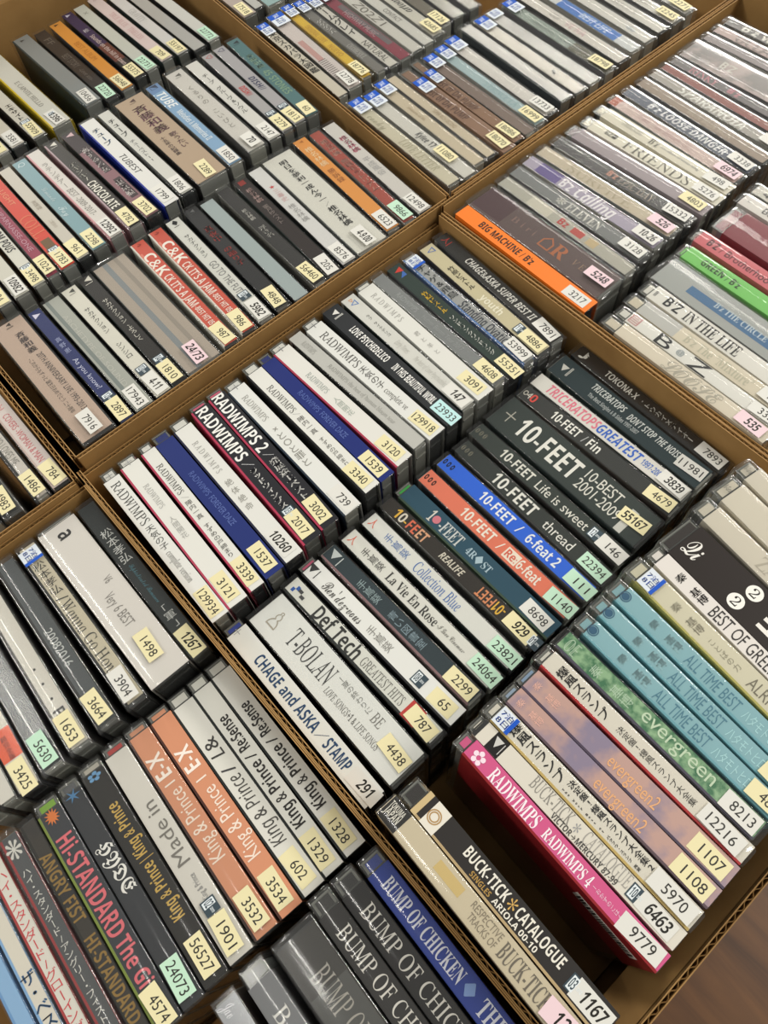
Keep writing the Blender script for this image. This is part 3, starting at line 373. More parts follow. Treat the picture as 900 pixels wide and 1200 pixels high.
def cardboard_mat():
    m = bpy.data.materials.new('kraft_cardboard'); m.use_nodes = True
    nt = m.node_tree; b = nt.nodes['Principled BSDF']
    tc = nt.nodes.new('ShaderNodeTexCoord'); nz = nt.nodes.new('ShaderNodeTexNoise')
    nz.inputs['Scale'].default_value = 25; nz.inputs['Detail'].default_value = 6
    r = nt.nodes.new('ShaderNodeValToRGB')
    r.color_ramp.elements[0].position = 0.3; r.color_ramp.elements[0].color = lin('#9a733f')
    r.color_ramp.elements[1].position = 0.75; r.color_ramp.elements[1].color = lin('#b58d54')
    nt.links.new(tc.outputs['Object'], nz.inputs['Vector']); nt.links.new(nz.outputs['Fac'], r.inputs['Fac'])
    nt.links.new(r.outputs['Color'], b.inputs['Base Color']); b.inputs['Roughness'].default_value = 0.75
    return m
M_KRAFT = cardboard_mat()

def wood_mat():
    m = bpy.data.materials.new('brown_wood'); m.use_nodes = True
    nt = m.node_tree; b = nt.nodes['Principled BSDF']
    tc = nt.nodes.new('ShaderNodeTexCoord'); mp = nt.nodes.new('ShaderNodeMapping')
    mp.inputs['Scale'].default_value = (3, 26, 3)
    nz = nt.nodes.new('ShaderNodeTexNoise'); nz.inputs['Scale'].default_value = 3; nz.inputs['Detail'].default_value = 8
    nz.inputs['Distortion'].default_value = 0.6
    r = nt.nodes.new('ShaderNodeValToRGB')
    r.color_ramp.elements[0].position = 0.3; r.color_ramp.elements[0].color = lin('#4f3219')
    r.color_ramp.elements[1].position = 0.72; r.color_ramp.elements[1].color = lin('#7c532c')
    nt.links.new(tc.outputs['Object'], mp.inputs[0]); nt.links.new(mp.outputs[0], nz.inputs['Vector'])
    nt.links.new(nz.outputs['Fac'], r.inputs['Fac']); nt.links.new(r.outputs['Color'], b.inputs['Base Color'])
    b.inputs['Roughness'].default_value = 0.4
    return m

MM = 0.001
class MB:
    """collects boxes and lettering (millimetres) into one mesh with several materials"""
    def __init__(s): s.v = []; s.f = []; s.mi = []; s.mats = []
    def idx(s, m):
        if m not in s.mats: s.mats.append(m)
        return s.mats.index(m)
    def box(s, x0, x1, y0, y1, z0, z1, m):
        b = len(s.v); i = s.idx(m)
        s.v += [(x, y, z) for z in (z0, z1) for y in (y0, y1) for x in (x0, x1)]
        for q in ((0, 2, 3, 1), (4, 5, 7, 6), (0, 1, 5, 4), (1, 3, 7, 5), (3, 2, 6, 7), (2, 0, 4, 6)):
            s.f.append(tuple(b + k for k in q)); s.mi.append(i)
    def add(s, verts, faces, m):
        b = len(s.v); i = s.idx(m)
        s.v += verts
        for q in faces: s.f.append(tuple(b + k for k in q)); s.mi.append(i)
    def mesh(s, name):
        me = bpy.data.meshes.new(name)
        me.from_pydata([(x * MM, y * MM, z * MM) for x, y, z in s.v], [], s.f)
        for m in s.mats: me.materials.append(m)
        me.polygons.foreach_set('material_index', s.mi)
        me.update()
        return me
    def build(s, name, parent=None):
        o = bpy.data.objects.new(name, s.mesh(name)); COL.objects.link(o)
        if parent is not None: o.parent = parent
        return o

# ------------------------------------------------------------------ lettering
def styled(t, fl):
    def rng(ch, up, lo, dg=None):
        if 'A' <= ch <= 'Z': return chr(up + ord(ch) - 65)
        if 'a' <= ch <= 'z': return chr(lo + ord(ch) - 97)
        if dg and '0' <= ch <= '9': return chr(dg + ord(ch) - 48)
        return ch
    if 'F' in fl: return ''.join(rng(c, 0x1D56C, 0x1D586) for c in t)
    if 'O' in fl:
        ex = {'C': '\u2102', 'H': '\u210d', 'N': '\u2115', 'P': '\u2119', 'Q': '\u211a', 'R': '\u211d', 'Z': '\u2124'}
        return ''.join(ex.get(c, rng(c, 0x1D538, 0x1D552, 0x1D7D8)) for c in t)
    if 'C' in fl: return ''.join(rng(c, 0x1D4D0, 0x1D4EA) for c in t)
    if 'S' in fl and 'I' in fl: return ''.join(rng(c, 0x1D468, 0x1D482, 0x1D7CE) for c in t)
    if 'S' in fl: return ''.join(rng(c, 0x1D400, 0x1D41A, 0x1D7CE) for c in t)
    if 's' in fl: return ''.join('\u210e' if c == 'h' else rng(c, 0x1D434, 0x1D44E, 0x1D7CE) for c in t)
    if 'B' in fl and 'I' in fl: return ''.join(rng(c, 0x1D63C, 0x1D656, 0x1D7EC) for c in t)
    if 'B' in fl: return ''.join(rng(c, 0x1D5D4, 0x1D5EE, 0x1D7EC) for c in t)
    if 'I' in fl: return ''.join(rng(c, 0x1D608, 0x1D622) for c in t)
    return t

GLYPHS = {}
def load_glyphs(strings):
    """outlines of all the lettering, filled in one go"""
    ts = bpy.data.scenes.new('lettering'); made = []
    for t in sorted(set(strings) - set(GLYPHS)):
        cu = bpy.data.curves.new('lettering', 'FONT'); cu.resolution_u = 3; cu.fill_mode = 'FRONT'; cu.body = t
        o = bpy.data.objects.new('lettering', cu); ts.collection.objects.link(o); made.append((t, o, cu))
    with bpy.context.temp_override(scene=ts, view_layer=ts.view_layers[0]):
        dg = bpy.context.evaluated_depsgraph_get(); dg.update()
        for t, o, cu in made:
            ev = o.evaluated_get(dg); me = ev.to_mesh()
            GLYPHS[t] = ([(v.co.x, v.co.y) for v in me.vertices], [tuple(p.vertices) for p in me.polygons])
            ev.to_mesh_clear()
    for t, o, cu in made:
        bpy.data.objects.remove(o); bpy.data.curves.remove(cu)
    bpy.data.scenes.remove(ts)

def glyphs(t):
    if t not in GLYPHS: load_glyphs([t])
    return GLYPHS[t]

def put(mb, vs, fs, fn, m, z):
    mb.add([(*fn(x, y), z) for x, y in vs], fs, m)

def letter(mb, text, x0, x1, h, m, fl, yo, z, rnd=None):
    """lettering between x0 and x1 along the spine, caps h high, on top of height z"""
    if 'v' in fl:
        n = len(text); cell = (x1 - x0) / n
        for k, ch in enumerate(text):
            if ch == ' ': continue
            if ch in 'ー~〜' : ch2 = '|'
            else: ch2 = ch
            vs, fs = glyphs(styled(ch2, fl.replace('v', '')))
            if not vs: continue
            ax = min(p[0] for p in vs); bx = max(p[0] for p in vs); ay = min(p[1] for p in vs); by = max(p[1] for p in vs)
            sx = min(cell * 0.9, h * 1.08) / 0.92; sc = min(h / 0.92, sx * 1.22)
            cx = x0 + (k + 0.5) * cell
            for d in ((0, 0.05 * h) if 'b' in fl else (0,)):
                mx, my = (ax + bx) / 2, (ay + by) / 2
                small = (by - ay) < 0.3
                put(mb, vs, fs, lambda x, y: (cx - (y - (0.36 if small else my)) * sx, yo + (x - mx) * sc + d), m, z)
        return
    vs, fs = glyphs(styled(text, fl))
    if not vs: return
    sh = 0.27 if ('s' in fl and 'I' not in fl) else 0.0
    if 'h' in fl: sh = -0.18
    vs = [(x - sh * y, y) for x, y in vs]
    ax = min(p[0] for p in vs); bx = max(p[0] for p in vs)
    asc = any(ord(c) < 0x2000 and (c.isupper() or c.isdigit() or c in 'bdfhkl') for c in text)
    ay = 0.0; by = 0.69
    if not asc or any(ord(c) >= 0x2000 for c in text):
        ay = min(p[1] for p in vs); by = max(p[1] for p in vs)
        if by - ay < 0.25: ay, by = 0.0, 0.69
    ky = h / (by - ay); kx = min((x1 - x0) / max(bx - ax, 1e-4), 1.7 * ky)
    cx, cy = (x0 + x1) / 2, (ay + by) / 2
    sg = -1 if 'r' in fl else 1
    for d in ((0, 0.05 * h) if 'b' in fl else (0,)):
        put(mb, vs, fs, lambda x, y: (cx + sg * (x - (ax + bx) / 2) * kx + d, yo + sg * (y - cy) * ky), m, z)

# ------------------------------------------------------------------ one disc case
SHARED = {}
def rounded(name, L, T, D, r, m, seg=2, cut=0):
    k = (name, round(L, 1), round(T, 1), D)
    if k in SHARED: return SHARED[k]
    import bmesh
    bm = bmesh.new()
    bmesh.ops.create_cube(bm, size=1.0)
    for v in bm.verts:
        v.co = ((v.co.x) * L * MM, v.co.y * T * MM, (v.co.z - 0.5) * D * MM)
    bmesh.ops.bevel(bm, geom=bm.edges[:], offset=r * MM, segments=seg, profile=0.5, affect='EDGES')
    me = bpy.data.meshes.new(name); bm.to_mesh(me); bm.free()
    for p in me.polygons: p.use_smooth = p.area < 4e-4
    me.materials.append(m)
    SHARED[k] = me
    return me

def film(L, T, D):
    k = ('film', round(T, 1))
    if k in SHARED: return SHARED[k]
    r = 1.7; hw = T / 2; prof = [(-hw, -D)]
    prof += [(-hw + r - r * math.cos(a), -r + r * math.sin(a)) for a in [math.radians(q) for q in (0, 22, 45, 68, 90)]]
    cw = hw - r
    prof += [(cw * q, 0.45 * (1 - q * q)) for q in (-0.66, -0.33, 0, 0.33, 0.66)]
    prof += [(hw - r + r * math.cos(a), -r + r * math.sin(a)) for a in [math.radians(q) for q in (90, 68, 45, 22, 0)]]
    prof += [(hw, -D)]
    mb = MB(); n = len(prof); v = []
    for x, dy, dz in ((-L / 2, 0.5, 0.7), (-L / 2 + 1.4, 0, 0), (-L / 2 + 4, 0, 0), (L / 2 - 4, 0, 0), (L / 2 - 1.4, 0, 0), (L / 2, 0.5, 0.7)):
        v += [(x, y - math.copysign(dy, y) if abs(y) > cw * 0.5 else y, z - dz if z > -D else z) for y, z in prof]
    f = [tuple(range(n))[::-1], tuple(range(5 * n, 6 * n))]
    for s_ in range(5):
        for q in range(n):
            q2 = (q + 1) % n; f.append((s_ * n + q, s_ * n + q2, (s_ + 1) * n + q2, (s_ + 1) * n + q))
    mb.add(v, f, M_SLEEVE); me = mb.mesh('plastic_sleeve')
    for p in me.polygons: p.use_smooth = True
    me.set_sharp_from_angle(angle=math.radians(38))
    SHARED[k] = me
    return me

STK = {'c': ('#e6dcae', 'cream'), 'g': ('#bfe0c6', 'pale green'), 'w': ('#dcdad2', 'white'), 'p': ('#e9cdd2', 'pink'), 'b': ('#bfe3e2', 'pale blue')}
INK = '#33322e'
SIDES = ['#232426', '#3c3a39', '#1e2022', '#55565a', '#4a423c', '#6c6a66', '#33403f', '#858480']
PALE = ['#9a9892', '#77767a', '#b5b2aa', '#5c5c5c', '#8a8f90']
TRAYS = ['#2c2d2e', '#8c8d88', '#6f706b', '#9a9a92', '#4c4d4c']
THICK = {'n': 10.4, 't': 12.5, 'f': 24.0}
DEPTH = 142.0
_card = paper('#fff')

def disc_case(c, T, L=125.0):
    """an upright case standing on its long edge; the Empty sits at its base, the spine looks up"""
    x0_, y0_, x1_, y1_, cls, col, look, stk, txt, op = c
    seed = zlib.crc32((look + str(stk) + str(c[2])).encode()); rnd = random.Random(seed)
    root = bpy.data.objects.new('compact_disc_case', None); COL.objects.link(root)
    root.empty_display_size = 0.01
    top = DEPTH
    obi = op.get('obi'); slv = op.get('slv')
    # clear case with bevelled edges
    sh = bpy.data.objects.new('case_shell', rounded('case_shell', L, T, DEPTH, 0.7, M_CASE)); COL.objects.link(sh)
    sh.parent = root; sh.location = (0, 0, top * MM)
    X = lambda x: x - L / 2                        # millimetres from the start end
    # tray and booklet inside
    side = paper(op.get('side', rnd.choice(PALE if slv and not 'BUMP' in str(txt) else SIDES)), 0.4); tray = paper(op.get('tray', rnd.choice(TRAYS)), 0.35)
    mb = MB()
    mb.box(X(2.2), X(L - 2.2), -T / 2 + 1.5, T / 2 - 1.5, 2, top - 2.2, tray)
    mb.box(X(6), X(L - 3), -T / 2 + 0.8, -T / 2 + 1.3, 2, top - 1.5, side)
    mb.box(X(3), X(L - 3), T / 2 - 1.3, T / 2 - 0.8, 2, top - 1.5, side)
    for e in (4.5, L - 4.5):                       # moulded ribs by the hinges
        mb.box(X(e - 1.6), X(e + 1.6), -T / 2 + 2.2, T / 2 - 2.2, top - 2.2, top - 1.2, tray)
    for k in range(5):                             # ribs seen through the end wall
        mb.box(X(L - 2.2), X(L - 1.4), -T / 2 + 2, T / 2 - 2, top - 14 - 24 * k, top - 12 - 24 * k, tray)
    mb.build('disc_tray', root)
    # spine card (or paper band) with its print
    base = picture(col, op['noise'], op.get('nscale', 60)) if 'noise' in op else paper(col)
    sb = MB()
    edge = 1.2 if 'side' in op else 0.0            # coloured edge of the inlay beside the spine
    if obi is not None:
        zs = top + 0.35
        if obi > 3: eb_ = paper('#74756f', 0.3)
        eb = MB()
        if obi > 3:
            eb.box(X(1.2), X(obi + 0.5), -T / 2 + 1.0, T / 2 - 1.0, top - 1.9, top - 1.1, eb_)
            eb.box(X(1.2), X(2.0), -T / 2 + 0.9, T / 2 - 0.9, top - 1.2, top - 0.5, eb_)
            eb.box(X(obi - 1.0), X(obi - 0.3), -T / 2 + 0.9, T / 2 - 0.9, top - 1.2, top - 0.4, paper('#3f403d', 0.3))
        eb.box(X(2.5), X(max(obi, 3) + 3), -T / 2 + 2.4, T / 2 - 2.0, top - 0.9, top - 0.6, paper(op.get('tab', col)))
        eb.build('spine_card', root)
        sb.box(X(obi), X(L - 0.6), -T / 2 - 0.2 + edge, T / 2 + 0.2, top + 0.1, zs, base)
        if edge: sb.box(X(obi), X(L - 0.6), -T / 2 - 0.2, -T / 2 - 0.2 + edge, top + 0.1, zs, paper(op['side']))
        sb.box(X(obi), X(L - 0.6), T / 2 + 0.05, T / 2 + 0.2, top - 60, top + 0.1, base)
        sb.box(X(obi), X(L - 0.6), -T / 2 - 0.2, -T / 2 - 0.05, top - 60, top + 0.1, paper(op.get('side', col)))
        sname = 'paper_band'; w = T + 0.4
    else:
        zs = top - 0.5
        sb.box(X(3.2), X(L - 3.2), -T / 2 + 0.9 + edge, T / 2 - 0.9, zs - 0.3, zs, base)
        if edge: sb.box(X(3.2), X(L - 3.2), -T / 2 + 0.9, -T / 2 + 0.9 + edge, zs - 0.3, zs, paper(op['side']))
        sname = 'spine_card'; w = T - 1.8
    cl = lambda y: max(-w / 2, min(w / 2, y))
    for i, b in enumerate(op.get('band', [])):
        if len(b) == 3: b = (*b, 0, w)
        y0, y1 = cl(b[3] - b[4] / 2), cl(b[3] + b[4] / 2)
        if b[4] >= 7.9 and T < 15 and b[3] == 0: y0, y1 = -w / 2, w / 2
        lo = obi if obi is not None else 3.2
        sb.box(X(max(b[0], lo)), X(min(b[1], L - 0.7)), y0, y1, zs, zs + 0.05 + 0.01 * i, paper(b[2]))
    for t in txt:
        yo = t[6] if len(t) > 6 else 0
        letter(sb, t[0], X(t[1]), X(t[2]), min(t[3], w * 0.96), paper(t[4]), t[5].strip(), yo, zs + 0.12, rnd)
    sb.build(sname, root)
    zt = top + (0.45 if obi is not None else 0.05)
    if slv:
        zt = top + 1.34
        so = bpy.data.objects.new('plastic_sleeve', film(L + 1.6, T + 1.2, DEPTH + 0.5)); COL.objects.link(so)
        so.parent = root; so.location = (0, 0, (top + 0.85) * MM)
    if op.get('barcode'):                          # printed on the visible long side
        b = MB(); wh, dk = paper('#d8cfc4'), paper('#1c1a19'); y = -T / 2 - 0.2
        b.box(X(84), X(119), y - 0.08, y, top - 27, top - 14, wh)
        x = 86.0
        while x < 117:
            ww = rnd.choice((0.4, 0.7, 1.1)); b.box(X(x), X(x + ww), y - 0.12, y - 0.08, top - 26, top - 16, dk); x += ww + rnd.choice((0.4, 0.6, 0.9))
        b.build('barcode', root)
    # small month stamp
    if 'stamp' in op:
        x = op['stamp']; s = min(7.2, T - 2.6); s2 = s / 2; b = MB()
        white, dk = paper('#dfe6e8'), paper('#3c4a52')
        b.box(X(x) - 0.2, X(x) + s + 0.2, -s2 - 0.2, s2 + 0.2, zt, zt + 0.06, dk)
        b.box(X(x) + 0.5, X(x) + s * 0.52, -s2 + 0.5, s2 - 0.5, zt + 0.06, zt + 0.1, white)
        letter(b, '%02d' % rnd.randint(1, 12), X(x) + 0.9, X(x) + s * 0.48, s * 0.62, dk, 'B', 0, zt + 0.13)
        letter(b, '%d' % rnd.randint(2012, 2019), X(x) + s * 0.6, X(x) + s * 0.94, s * 0.2, white, 'B', 0, zt + 0.13)
        b.build('month_stamp', root)
    # rental tag
    if op.get('tag'):
        tg = op['tag']; b = MB(); bl, wh = paper('#1c55bd'), paper('#d9e0e8')
        x = 3.0 if tg != 1 else 6.0
        if sname == 'paper_band': x = max(x, obi + 0.2)
        hw = T / 2 - 0.5
        if tg == 2:
            b.box(X(x), X(x + 7), -hw, hw, zt, zt + 0.08, bl)
            letter(b, 'TAL', X(x + 1), X(x + 6), 4.4, wh, 'B', 0, zt + 0.12)
            x += 7
        b.box(X(x), X(x + 10), -hw, hw, zt, zt + 0.08, wh)
        if tg == 1: b.box(X(x + 7.9), X(x + 10), -hw, hw, zt + 0.08, zt + 0.1, bl)
        letter(b, '7泊', X(x + 1), X(x + 7.6), 3.2, bl, 'b', 2.0, zt + 0.14)
        letter(b, '8日', X(x + 1), X(x + 7.6), 3.2, bl, 'b', -2.0, zt + 0.14)
        b.build('rental_tag', root)
    sphrase = ''
    if stk:
        hx, cname = STK[stk[0]]; hand = stk[1] == '!'; num = stk[2 if hand else 1:]
        if hand and num == '24173': num = '24/73'
        ink = paper('#26241f' if hand else INK)
        sw = op.get('sw', 19 if len(num) > 2 else 16); sx = op.get('sx', 121)
        shh = min(9.2, max(8.4, T - 1.4)); yo = rnd.uniform(-0.35, 0.35) + (0 if T < 15 else 0.5)
        b = MB()
        b.box(-sw / 2, sw / 2, -shh / 2, shh / 2, 0, 0.08, paper(hx, 0.6))
        n = len(num.replace('.', '').replace('-', ''))
        dw = min(3.05 * n, sw - 2.2)
        cx = 1.2 if n <= 4 else 0
        letter(b, num, cx - dw / 2, cx + dw / 2, 5.0 if not hand else 5.6, ink, 'BIh' if hand else '', 0, 0.13)
        so = b.build('price_sticker', root)
        so.location = ((X(sx) - sw / 2) * MM, yo * MM, zt * MM)
        so.rotation_euler = (0, 0, math.radians(rnd.uniform(-3.5, 3.5) if T < 15 else rnd.uniform(-5, 5)))
        sphrase = (', handwritten %s' % num.replace('.', '-')) if hand else ', %s sticker %s' % (cname, num)
    return root, sphrase

# ------------------------------------------------------------------ where the cases stand
def ray(u, v, z):
    d = ROT @ Vector(((u - 450) / FPX, -(v - 600) / FPX, -1.0))
    k = (z * MM - CAM_H) / d.z
    return Vector((d.x * k * 1000, d.y * k * 1000))

ROWINFO = {   # row: (height of its tops in mm, x range, y range, where it stands)
    'A1': (0, -446.5, -316.5, 10, 318, 'front row, upper-left box'), 'A2': (6, -575, -446.8, 10, 328, 'middle row, upper-left box'),
    'A3': (0, -732.5, -575.5, 10, 340, 'back row, upper-left box'),
    'B1': (0, -460, -318, 327, 700, 'front row, top-centre box'), 'B2': (0, -600, -452, 335, 700, 'middle row, top-centre box'),
    'B3': (0, -733, -580, 345, 700, 'back row, top-centre box'),
    'C1': (2, -308.5, -178, 308.5, 640, 'back row, right-hand box'), 'C2': (2, -177, 99, 308.5, 640, 'front row, right-hand box'),
    'D1': (-5, -305, -176, 5, 301, 'back row, centre box'), 'D2': (-14, -175.5, -46.5, 5, 301, 'middle row, centre box'),
    'D3': (19, -46, 84.8, 4.0, 300, 'front row, centre box'),
    'E1': (-6, -295, -167.5, -999, -1.0, 'back row, lower-left box'), 'E2': (-14, -167, -38, -999, -1.0, 'middle row, lower-left box'),
    'E3': (0, -37, 99, -999, -1.0, 'front row, lower-left box'),
    'F1': (0, -720, -303.5, -999, -3.7, 'small box at left edge'), 'G1': (0, -307.5, 100, 668, 999, 'far corner box'),
}
ORD = 'first second third fourth fifth sixth seventh eighth ninth tenth eleventh twelfth thirteenth fourteenth fifteenth sixteenth seventeenth eighteenth nineteenth twentieth twenty-first'.split()
BOXNAME = {'A': 'upper-left box', 'B': 'top-centre box', 'C': 'right-hand box', 'D': 'centre box', 'E': 'lower-left box', 'F': 'small left box', 'G': 'far corner box'}

def place_row(key, row):
    dz, xlo, xhi, ylo, yhi, where = ROWINFO[key]
    n = len(row); L = 125.0
    T = [THICK[c[4]] if isinstance(c[4], str) else float(c[4]) for c in row]
    yaw = [None] * n; mid = [None] * n
    for i, c in enumerate(row):
        if c[0] is not None and c[2] is not None:
            a, b = ray(c[0], c[1], dz), ray(c[2], c[3], dz)
            yaw[i] = math.atan2(b.y - a.y, b.x - a.x); mid[i] = (a + b) / 2
    known = [(i, y) for i, y in enumerate(yaw) if y is not None]
    sm = []
    for i in range(n):                              # neighbours lean on each other: smooth the angles along the row
        if known:
            ws = [(math.exp(-((i - k) / 1.6) ** 2) + 1e-6, y) for k, y in known]
            s = sum(w * y for w, y in ws) / sum(w for w, _ in ws)
            if yaw[i] is not None: s = s + max(-0.004, min(0.004, (yaw[i] - s) * 0.5))
        else: s = {'E3': -0.03, 'F1': 0.0}.get(key, -0.01)
        sm.append(s)
    if key == 'B3': sm = [-0.06] * n
    # pitch of the row: a case is a little thinner than the distance to its neighbour's edge
    le = []
    for i, c in enumerate(row):
        d = Vector((math.cos(sm[i]), math.sin(sm[i])))
        m = mid[i]
        if m is None:
            m = ray(c[0], c[1], dz) + d * L / 2 if c[0] is not None else ray(c[2], c[3], dz) - d * L / 2
        le.append(m)
    for i, c in enumerate(row):
        pt = (le[i + 1].y - le[i].y) - (le[i + 1].x - le[i].x) * math.tan(sm[i]) if i + 1 < n else 14.0
        ex = 1.25 if c[9].get('slv') else 0.45 if c[9].get('obi') is not None else 0.05
        lo_, hi_ = {'n': (9.6, 12.6), 'f': (22.5, 26.5)}.get(c[4], (10.5, 18.5))
        if c[4] == 'f' and i + 1 == n: pt = 27
        T[i] = round(2 * max(lo_, min(hi_, pt - 1.0 - ex))) / 2
    cen = []
    for i, c in enumerate(row):
        d = Vector((math.cos(sm[i]), math.sin(sm[i]))); p = Vector((-d.y, d.x))
        m = mid[i]
        if m is None:
            m = ray(c[0], c[1], dz) + d * L / 2 if c[0] is not None else ray(c[2], c[3], dz) - d * L / 2
        cen.append(m + p * (T[i] / 2))
    w = []
    for i, c in enumerate(row):
        w.append(T[i] + (1.25 if c[9].get('slv') else 0.45 if c[9].get('obi') is not None else 0.05))
    xref = sum(q.x for q in cen) / n
    v = [q.y - (q.x - xref) * math.tan(sm[i]) for i, q in enumerate(cen)]
    need = [0.0]
    for i in range(1, n):
        need.append(need[-1] + ((w[i] + w[i - 1]) / 2 + 0.15) / math.cos(sm[i]) + (L / 2 + abs(cen[i].x - cen[i - 1].x) / 2) * abs(math.sin(sm[i] - sm[i - 1])))
    blocks = []
    for i in range(n):                              # pool-adjacent-violators: smallest shifts that leave no case inside another
        blocks.append([v[i] - need[i], 1])
        while len(blocks) > 1 and blocks[-2][0] > blocks[-1][0]:
            q = blocks.pop(); blocks[-1] = [(blocks[-1][0] * blocks[-1][1] + q[0] * q[1]) / (blocks[-1][1] + q[1]), blocks[-1][1] + q[1]]
    u = []
    for val, k in blocks: u += [val] * k
    ext = L / 2
    lo = [ylo + w[i] / 2 + ext * abs(math.sin(sm[i])) - need[i] for i in range(n)]
    hi = [yhi - w[i] / 2 - ext * abs(math.sin(sm[i])) - need[i] for i in range(n)]
    u = [max(q, lo[0]) for q in u] if ylo > -900 else u
    u = [min(q, hi[-1]) for q in u] if yhi < 690 else u
    for i, c in enumerate(row):
        hx = (L + (1.7 if c[9].get('slv') else 0.1)) / 2 * math.cos(sm[i]) + w[i] / 2 * abs(math.sin(sm[i]))
        cen[i].x = max(xlo + hx, min(xhi - hx, cen[i].x))
        y = u[i] + need[i] + (cen[i].x - xref) * math.tan(sm[i])
        root, sp = disc_case(c, T[i])
        root.location = (cen[i].x * MM, y * MM, (dz - DEPTH) * MM)
        root.rotation_euler = (0, 0, sm[i])
        rank = ORD[i] + ' from left in ' + where
        lab = c[6] + sp + ', ' + rank
        if len(lab.replace('/', ' ').replace('.', ' ').split()) > 16: lab = c[6] + sp + ', ' + ORD[i] + ' in ' + where
        if len(lab.replace('/', ' ').split()) > 16: lab = c[6] + ', ' + ORD[i] + ' in ' + where
        root['label'] = lab; root['category'] = 'CD'
        root['group'] = 'CD cases in the ' + where

# ------------------------------------------------------------------ floor and cardboard boxes
fl = MB(); fl.box(-1800, 900, -1200, 1800, -190, -163, wood_mat())
flo = fl.build('floor'); flo['kind'] = 'structure'; flo['label'] = 'brown wood-grain floor under the boxes'

M_FLUTE = paper('#7a5a30', 0.9)
def panel(parent, name, p, q, ztop, zbot=-160.0, th=3.0, out=1):
    """a wall of corrugated board from p to q; its outer sheet lies on the out side; the wavy core shows at the rim"""
    p = Vector(p); q = Vector(q); d = q - p; Ln = d.length; d.normalize(); nrm = Vector((-d.y, d.x)) * out
    mb = MB()
    def slab(a, b, z0, z1, m):
        pts = [p + nrm * a, q + nrm * a, q + nrm * b, p + nrm * b]
        mb.add([(t.x, t.y, z) for z in (z0, z1) for t in pts],
               [(0, 1, 2, 3), (4, 5, 6, 7), (0, 1, 5, 4), (1, 2, 6, 5), (2, 3, 7, 6), (3, 0, 4, 7)], m)
    slab(0, 0.55, zbot, ztop, M_KRAFT); slab(th - 0.55, th, zbot, ztop, M_KRAFT)
    nw = max(2, int(Ln / 6.5)); N = nw * 6
    top = []
    for k in range(N + 1):
        a = th / 2 + (th / 2 - 0.6) * math.sin(2 * math.pi * k * nw / N)
        t = p + d * (Ln * k / N)
        for off in (-0.28, 0.28):
            s = t + nrm * (a + off); top.append((s.x, s.y, ztop - 0.4)); top.append((s.x, s.y, ztop - 12))
    fs = []
    for k in range(N):
        b = 4 * k
        fs += [(b, b + 2, b + 6, b + 4), (b, b + 4, b + 5, b + 1), (b + 2, b + 3, b + 7, b + 6)]
    mb.add(top, fs, M_FLUTE)
    slab(0.55, th - 0.55, zbot, ztop - 12, M_KRAFT)
    return mb.build(name, parent)

def carton(label, walls, floor_rect, pads=(), group='cardboard boxes full of CDs'):
    root = bpy.data.objects.new('cardboard_box', None); COL.objects.link(root)
    root.empty_display_size = 0.05
    root['label'] = label; root['category'] = 'cardboard box'; root['group'] = group
    for (p, q, zt, out, *th) in walls: panel(root, 'side_panel', p, q, zt, out=out, th=th[0] if th else 3.0)
    b = MB(); q = [w_[0] for w_ in walls] + [w_[1] for w_ in walls]
    fr = floor_rect if isinstance(floor_rect[0], tuple) else ((floor_rect[0], floor_rect[2]), (floor_rect[1], floor_rect[2]), (floor_rect[1], floor_rect[3]), (floor_rect[0], floor_rect[3]))
    b.add([(x, y, z) for z in (-163, -160) for x, y in fr], [(0, 3, 2, 1), (4, 5, 6, 7), (0, 1, 5, 4), (1, 2, 6, 5), (2, 3, 7, 6), (3, 0, 4, 7)], M_KRAFT); b.build('bottom_panel', root)
    for (x0, x1, y0, y1, z) in pads:
        if z > -159:
            b = MB(); b.box(x0, x1, y0, y1, -159.9, z - 0.1, M_KRAFT); b.build('bottom_fold', root)
    return root

A = carton('open brown cardboard box holding the upper-left rows of CDs',
    [((-316, 7), (-316, 316.5), 3, -1), ((-316, 316.5), (-735, 346), 4, -1), ((-735, 7), (-735, 346), 17, 1), ((-735, 7), (-316, 7), 2, -1)],
    ((-735, 7), (-316, 7), (-316, 316), (-735, 345)), [(-733, -573, 10, 330, -142), (-572, -447, 10, 322, -136), (-446.8, -318, 10, 316, -142)])
fb = MB(); fb.add([(-735, 7, 17), (-735, 346, 17), (-755, 346, 85), (-755, 7, 85), (-738, 7, 17), (-738, 346, 17), (-758, 346, 85), (-758, 7, 85)],
    [(0, 1, 2, 3), (4, 7, 6, 5), (3, 2, 6, 7), (0, 3, 7, 4), (1, 5, 6, 2)], M_KRAFT); fb.build('raised_flap', A)
B = carton('open brown cardboard box holding the top-centre rows of sleeved CDs',
    [((-317.5, 323.2), (-317.5, 640), 3, -1), ((-317.5, 323.2), (-735, 352.6), -2, 1), ((-317.5, 640), (-735, 660), 3, -1), ((-735, 354), (-735, 660), 3, 1)],
    ((-735, 353), (-317.5, 323.5), (-317.5, 640), (-735, 660)), [(-733, -560, 353, 640, -142), (-559, -320, 342, 636, -142)])
C = carton('open brown cardboard box holding the right-hand rows of CDs',
    [((-309, 308), (-309, 644), 5, 1), ((-309, 308), (100, 307.7), 1, -1), ((-309, 644), (120, 644), 14, 1), ((100, 305), (100, 644), 2, -1)],
    (-309, 100, 306, 644), [(-306, 99, 308, 640, -140)])
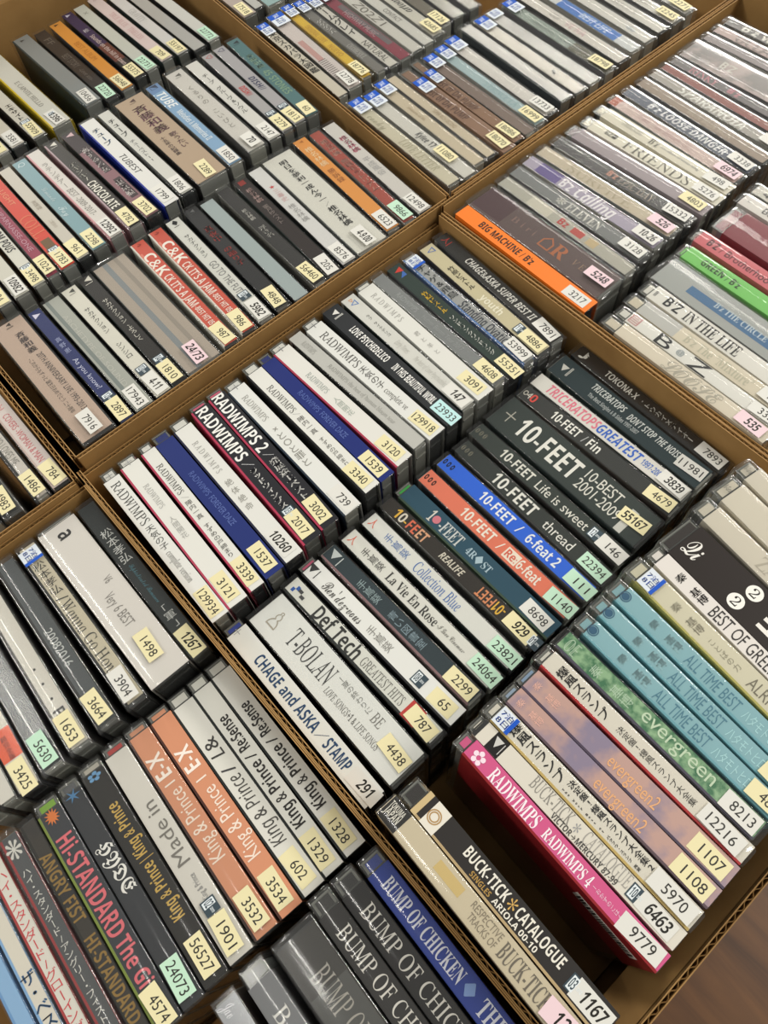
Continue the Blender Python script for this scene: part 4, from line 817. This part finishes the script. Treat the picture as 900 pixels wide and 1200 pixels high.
D = carton('open brown cardboard box in the centre, packed with CDs',
    [((-307.5, 3.6), (-307.5, 301.5), -7, 1), ((-307.5, 301.5), (96, 300.5), 2, 1), ((-307.5, 3.6), (96, 3.6), 1, -1, 2.5), ((96, 3), (96, 300.5), 0, -1)],
    (-307, 96, 3.6, 301), [(-305, -176, 5, 300, -147), (-175, -47, 5, 300, -156), (-45, 95, 5, 300, -123)])
fb = MB(); fb.add([(95.5, 6, -3), (95.5, 298, -3), (86, 298, -34), (86, 6, -34), (95.5, 6, -5), (95.5, 298, -5), (85.5, 298, -36), (85.5, 6, -36)],
    [(0, 1, 2, 3), (4, 7, 6, 5), (3, 2, 6, 7), (0, 3, 7, 4), (1, 5, 6, 2)], M_KRAFT); fb.build('folded_flap', D)
E = carton('open brown cardboard box holding the lower-left rows of CDs',
    [((-296.6, -320), (-296.6, -0.6), -3, 1), ((-296.6, -0.6), (100, -0.6), 1, 1, 1.5), ((-297, -320), (100, -320), 0, -1), ((100, -320), (100, -0.4), 0, -1)],
    (-296.6, 100, -320, -0.6), [(-295, -168, -318, -1.5, -148), (-167, -38, -318, -1.5, -156), (-36, 99, -318, -1.5, -142)])
F = carton('open brown cardboard box cut by the left edge, with sleeved CDs',
    [((-303, -320), (-303, -3.3), 2, -1), ((-303, -3.3), (-720, 0.5), 2, -1), ((-720, -320), (-720, 0), 0, 1), ((-720, -320), (-303, -320), 0, -1)],
    (-720, -303, -320, -3.5), [(-718, -304, -318, -3.5, -142)])
G = carton('open brown cardboard box just showing in the far corner',
    [((-309, 652), (-309, 900), 5, 1), ((-309, 652), (60, 652), 4, -1), ((60, 652), (60, 900), 0, -1), ((-309, 900), (60, 900), 0, 1)],
    (-309, 60, 652, 900), [(-307, 58, 654, 898, -142)])

need_ = ['7泊', '8日'] + [styled(q, 'B') for q in ['TAL'] + ['%02d' % k for k in range(1, 13)] + ['%d' % k for k in range(2012, 2020)]]
for row in ROWS.values():
    for c in row:
        for t in c[8]:
            need_ += [styled('|' if ch in 'ー~〜' else ch, t[5].strip().replace('v', '')) for ch in t[0] if ch != ' '] if 'v' in t[5] else [styled(t[0], t[5].strip())]
        if c[7]:
            num = c[7][1:].lstrip('!')
            need_.append(styled('24/73' if num == '24173' else num, 'BIh' if '!' in c[7] else ''))
load_glyphs(need_)
for key, row in ROWS.items():
    place_row(key, row)
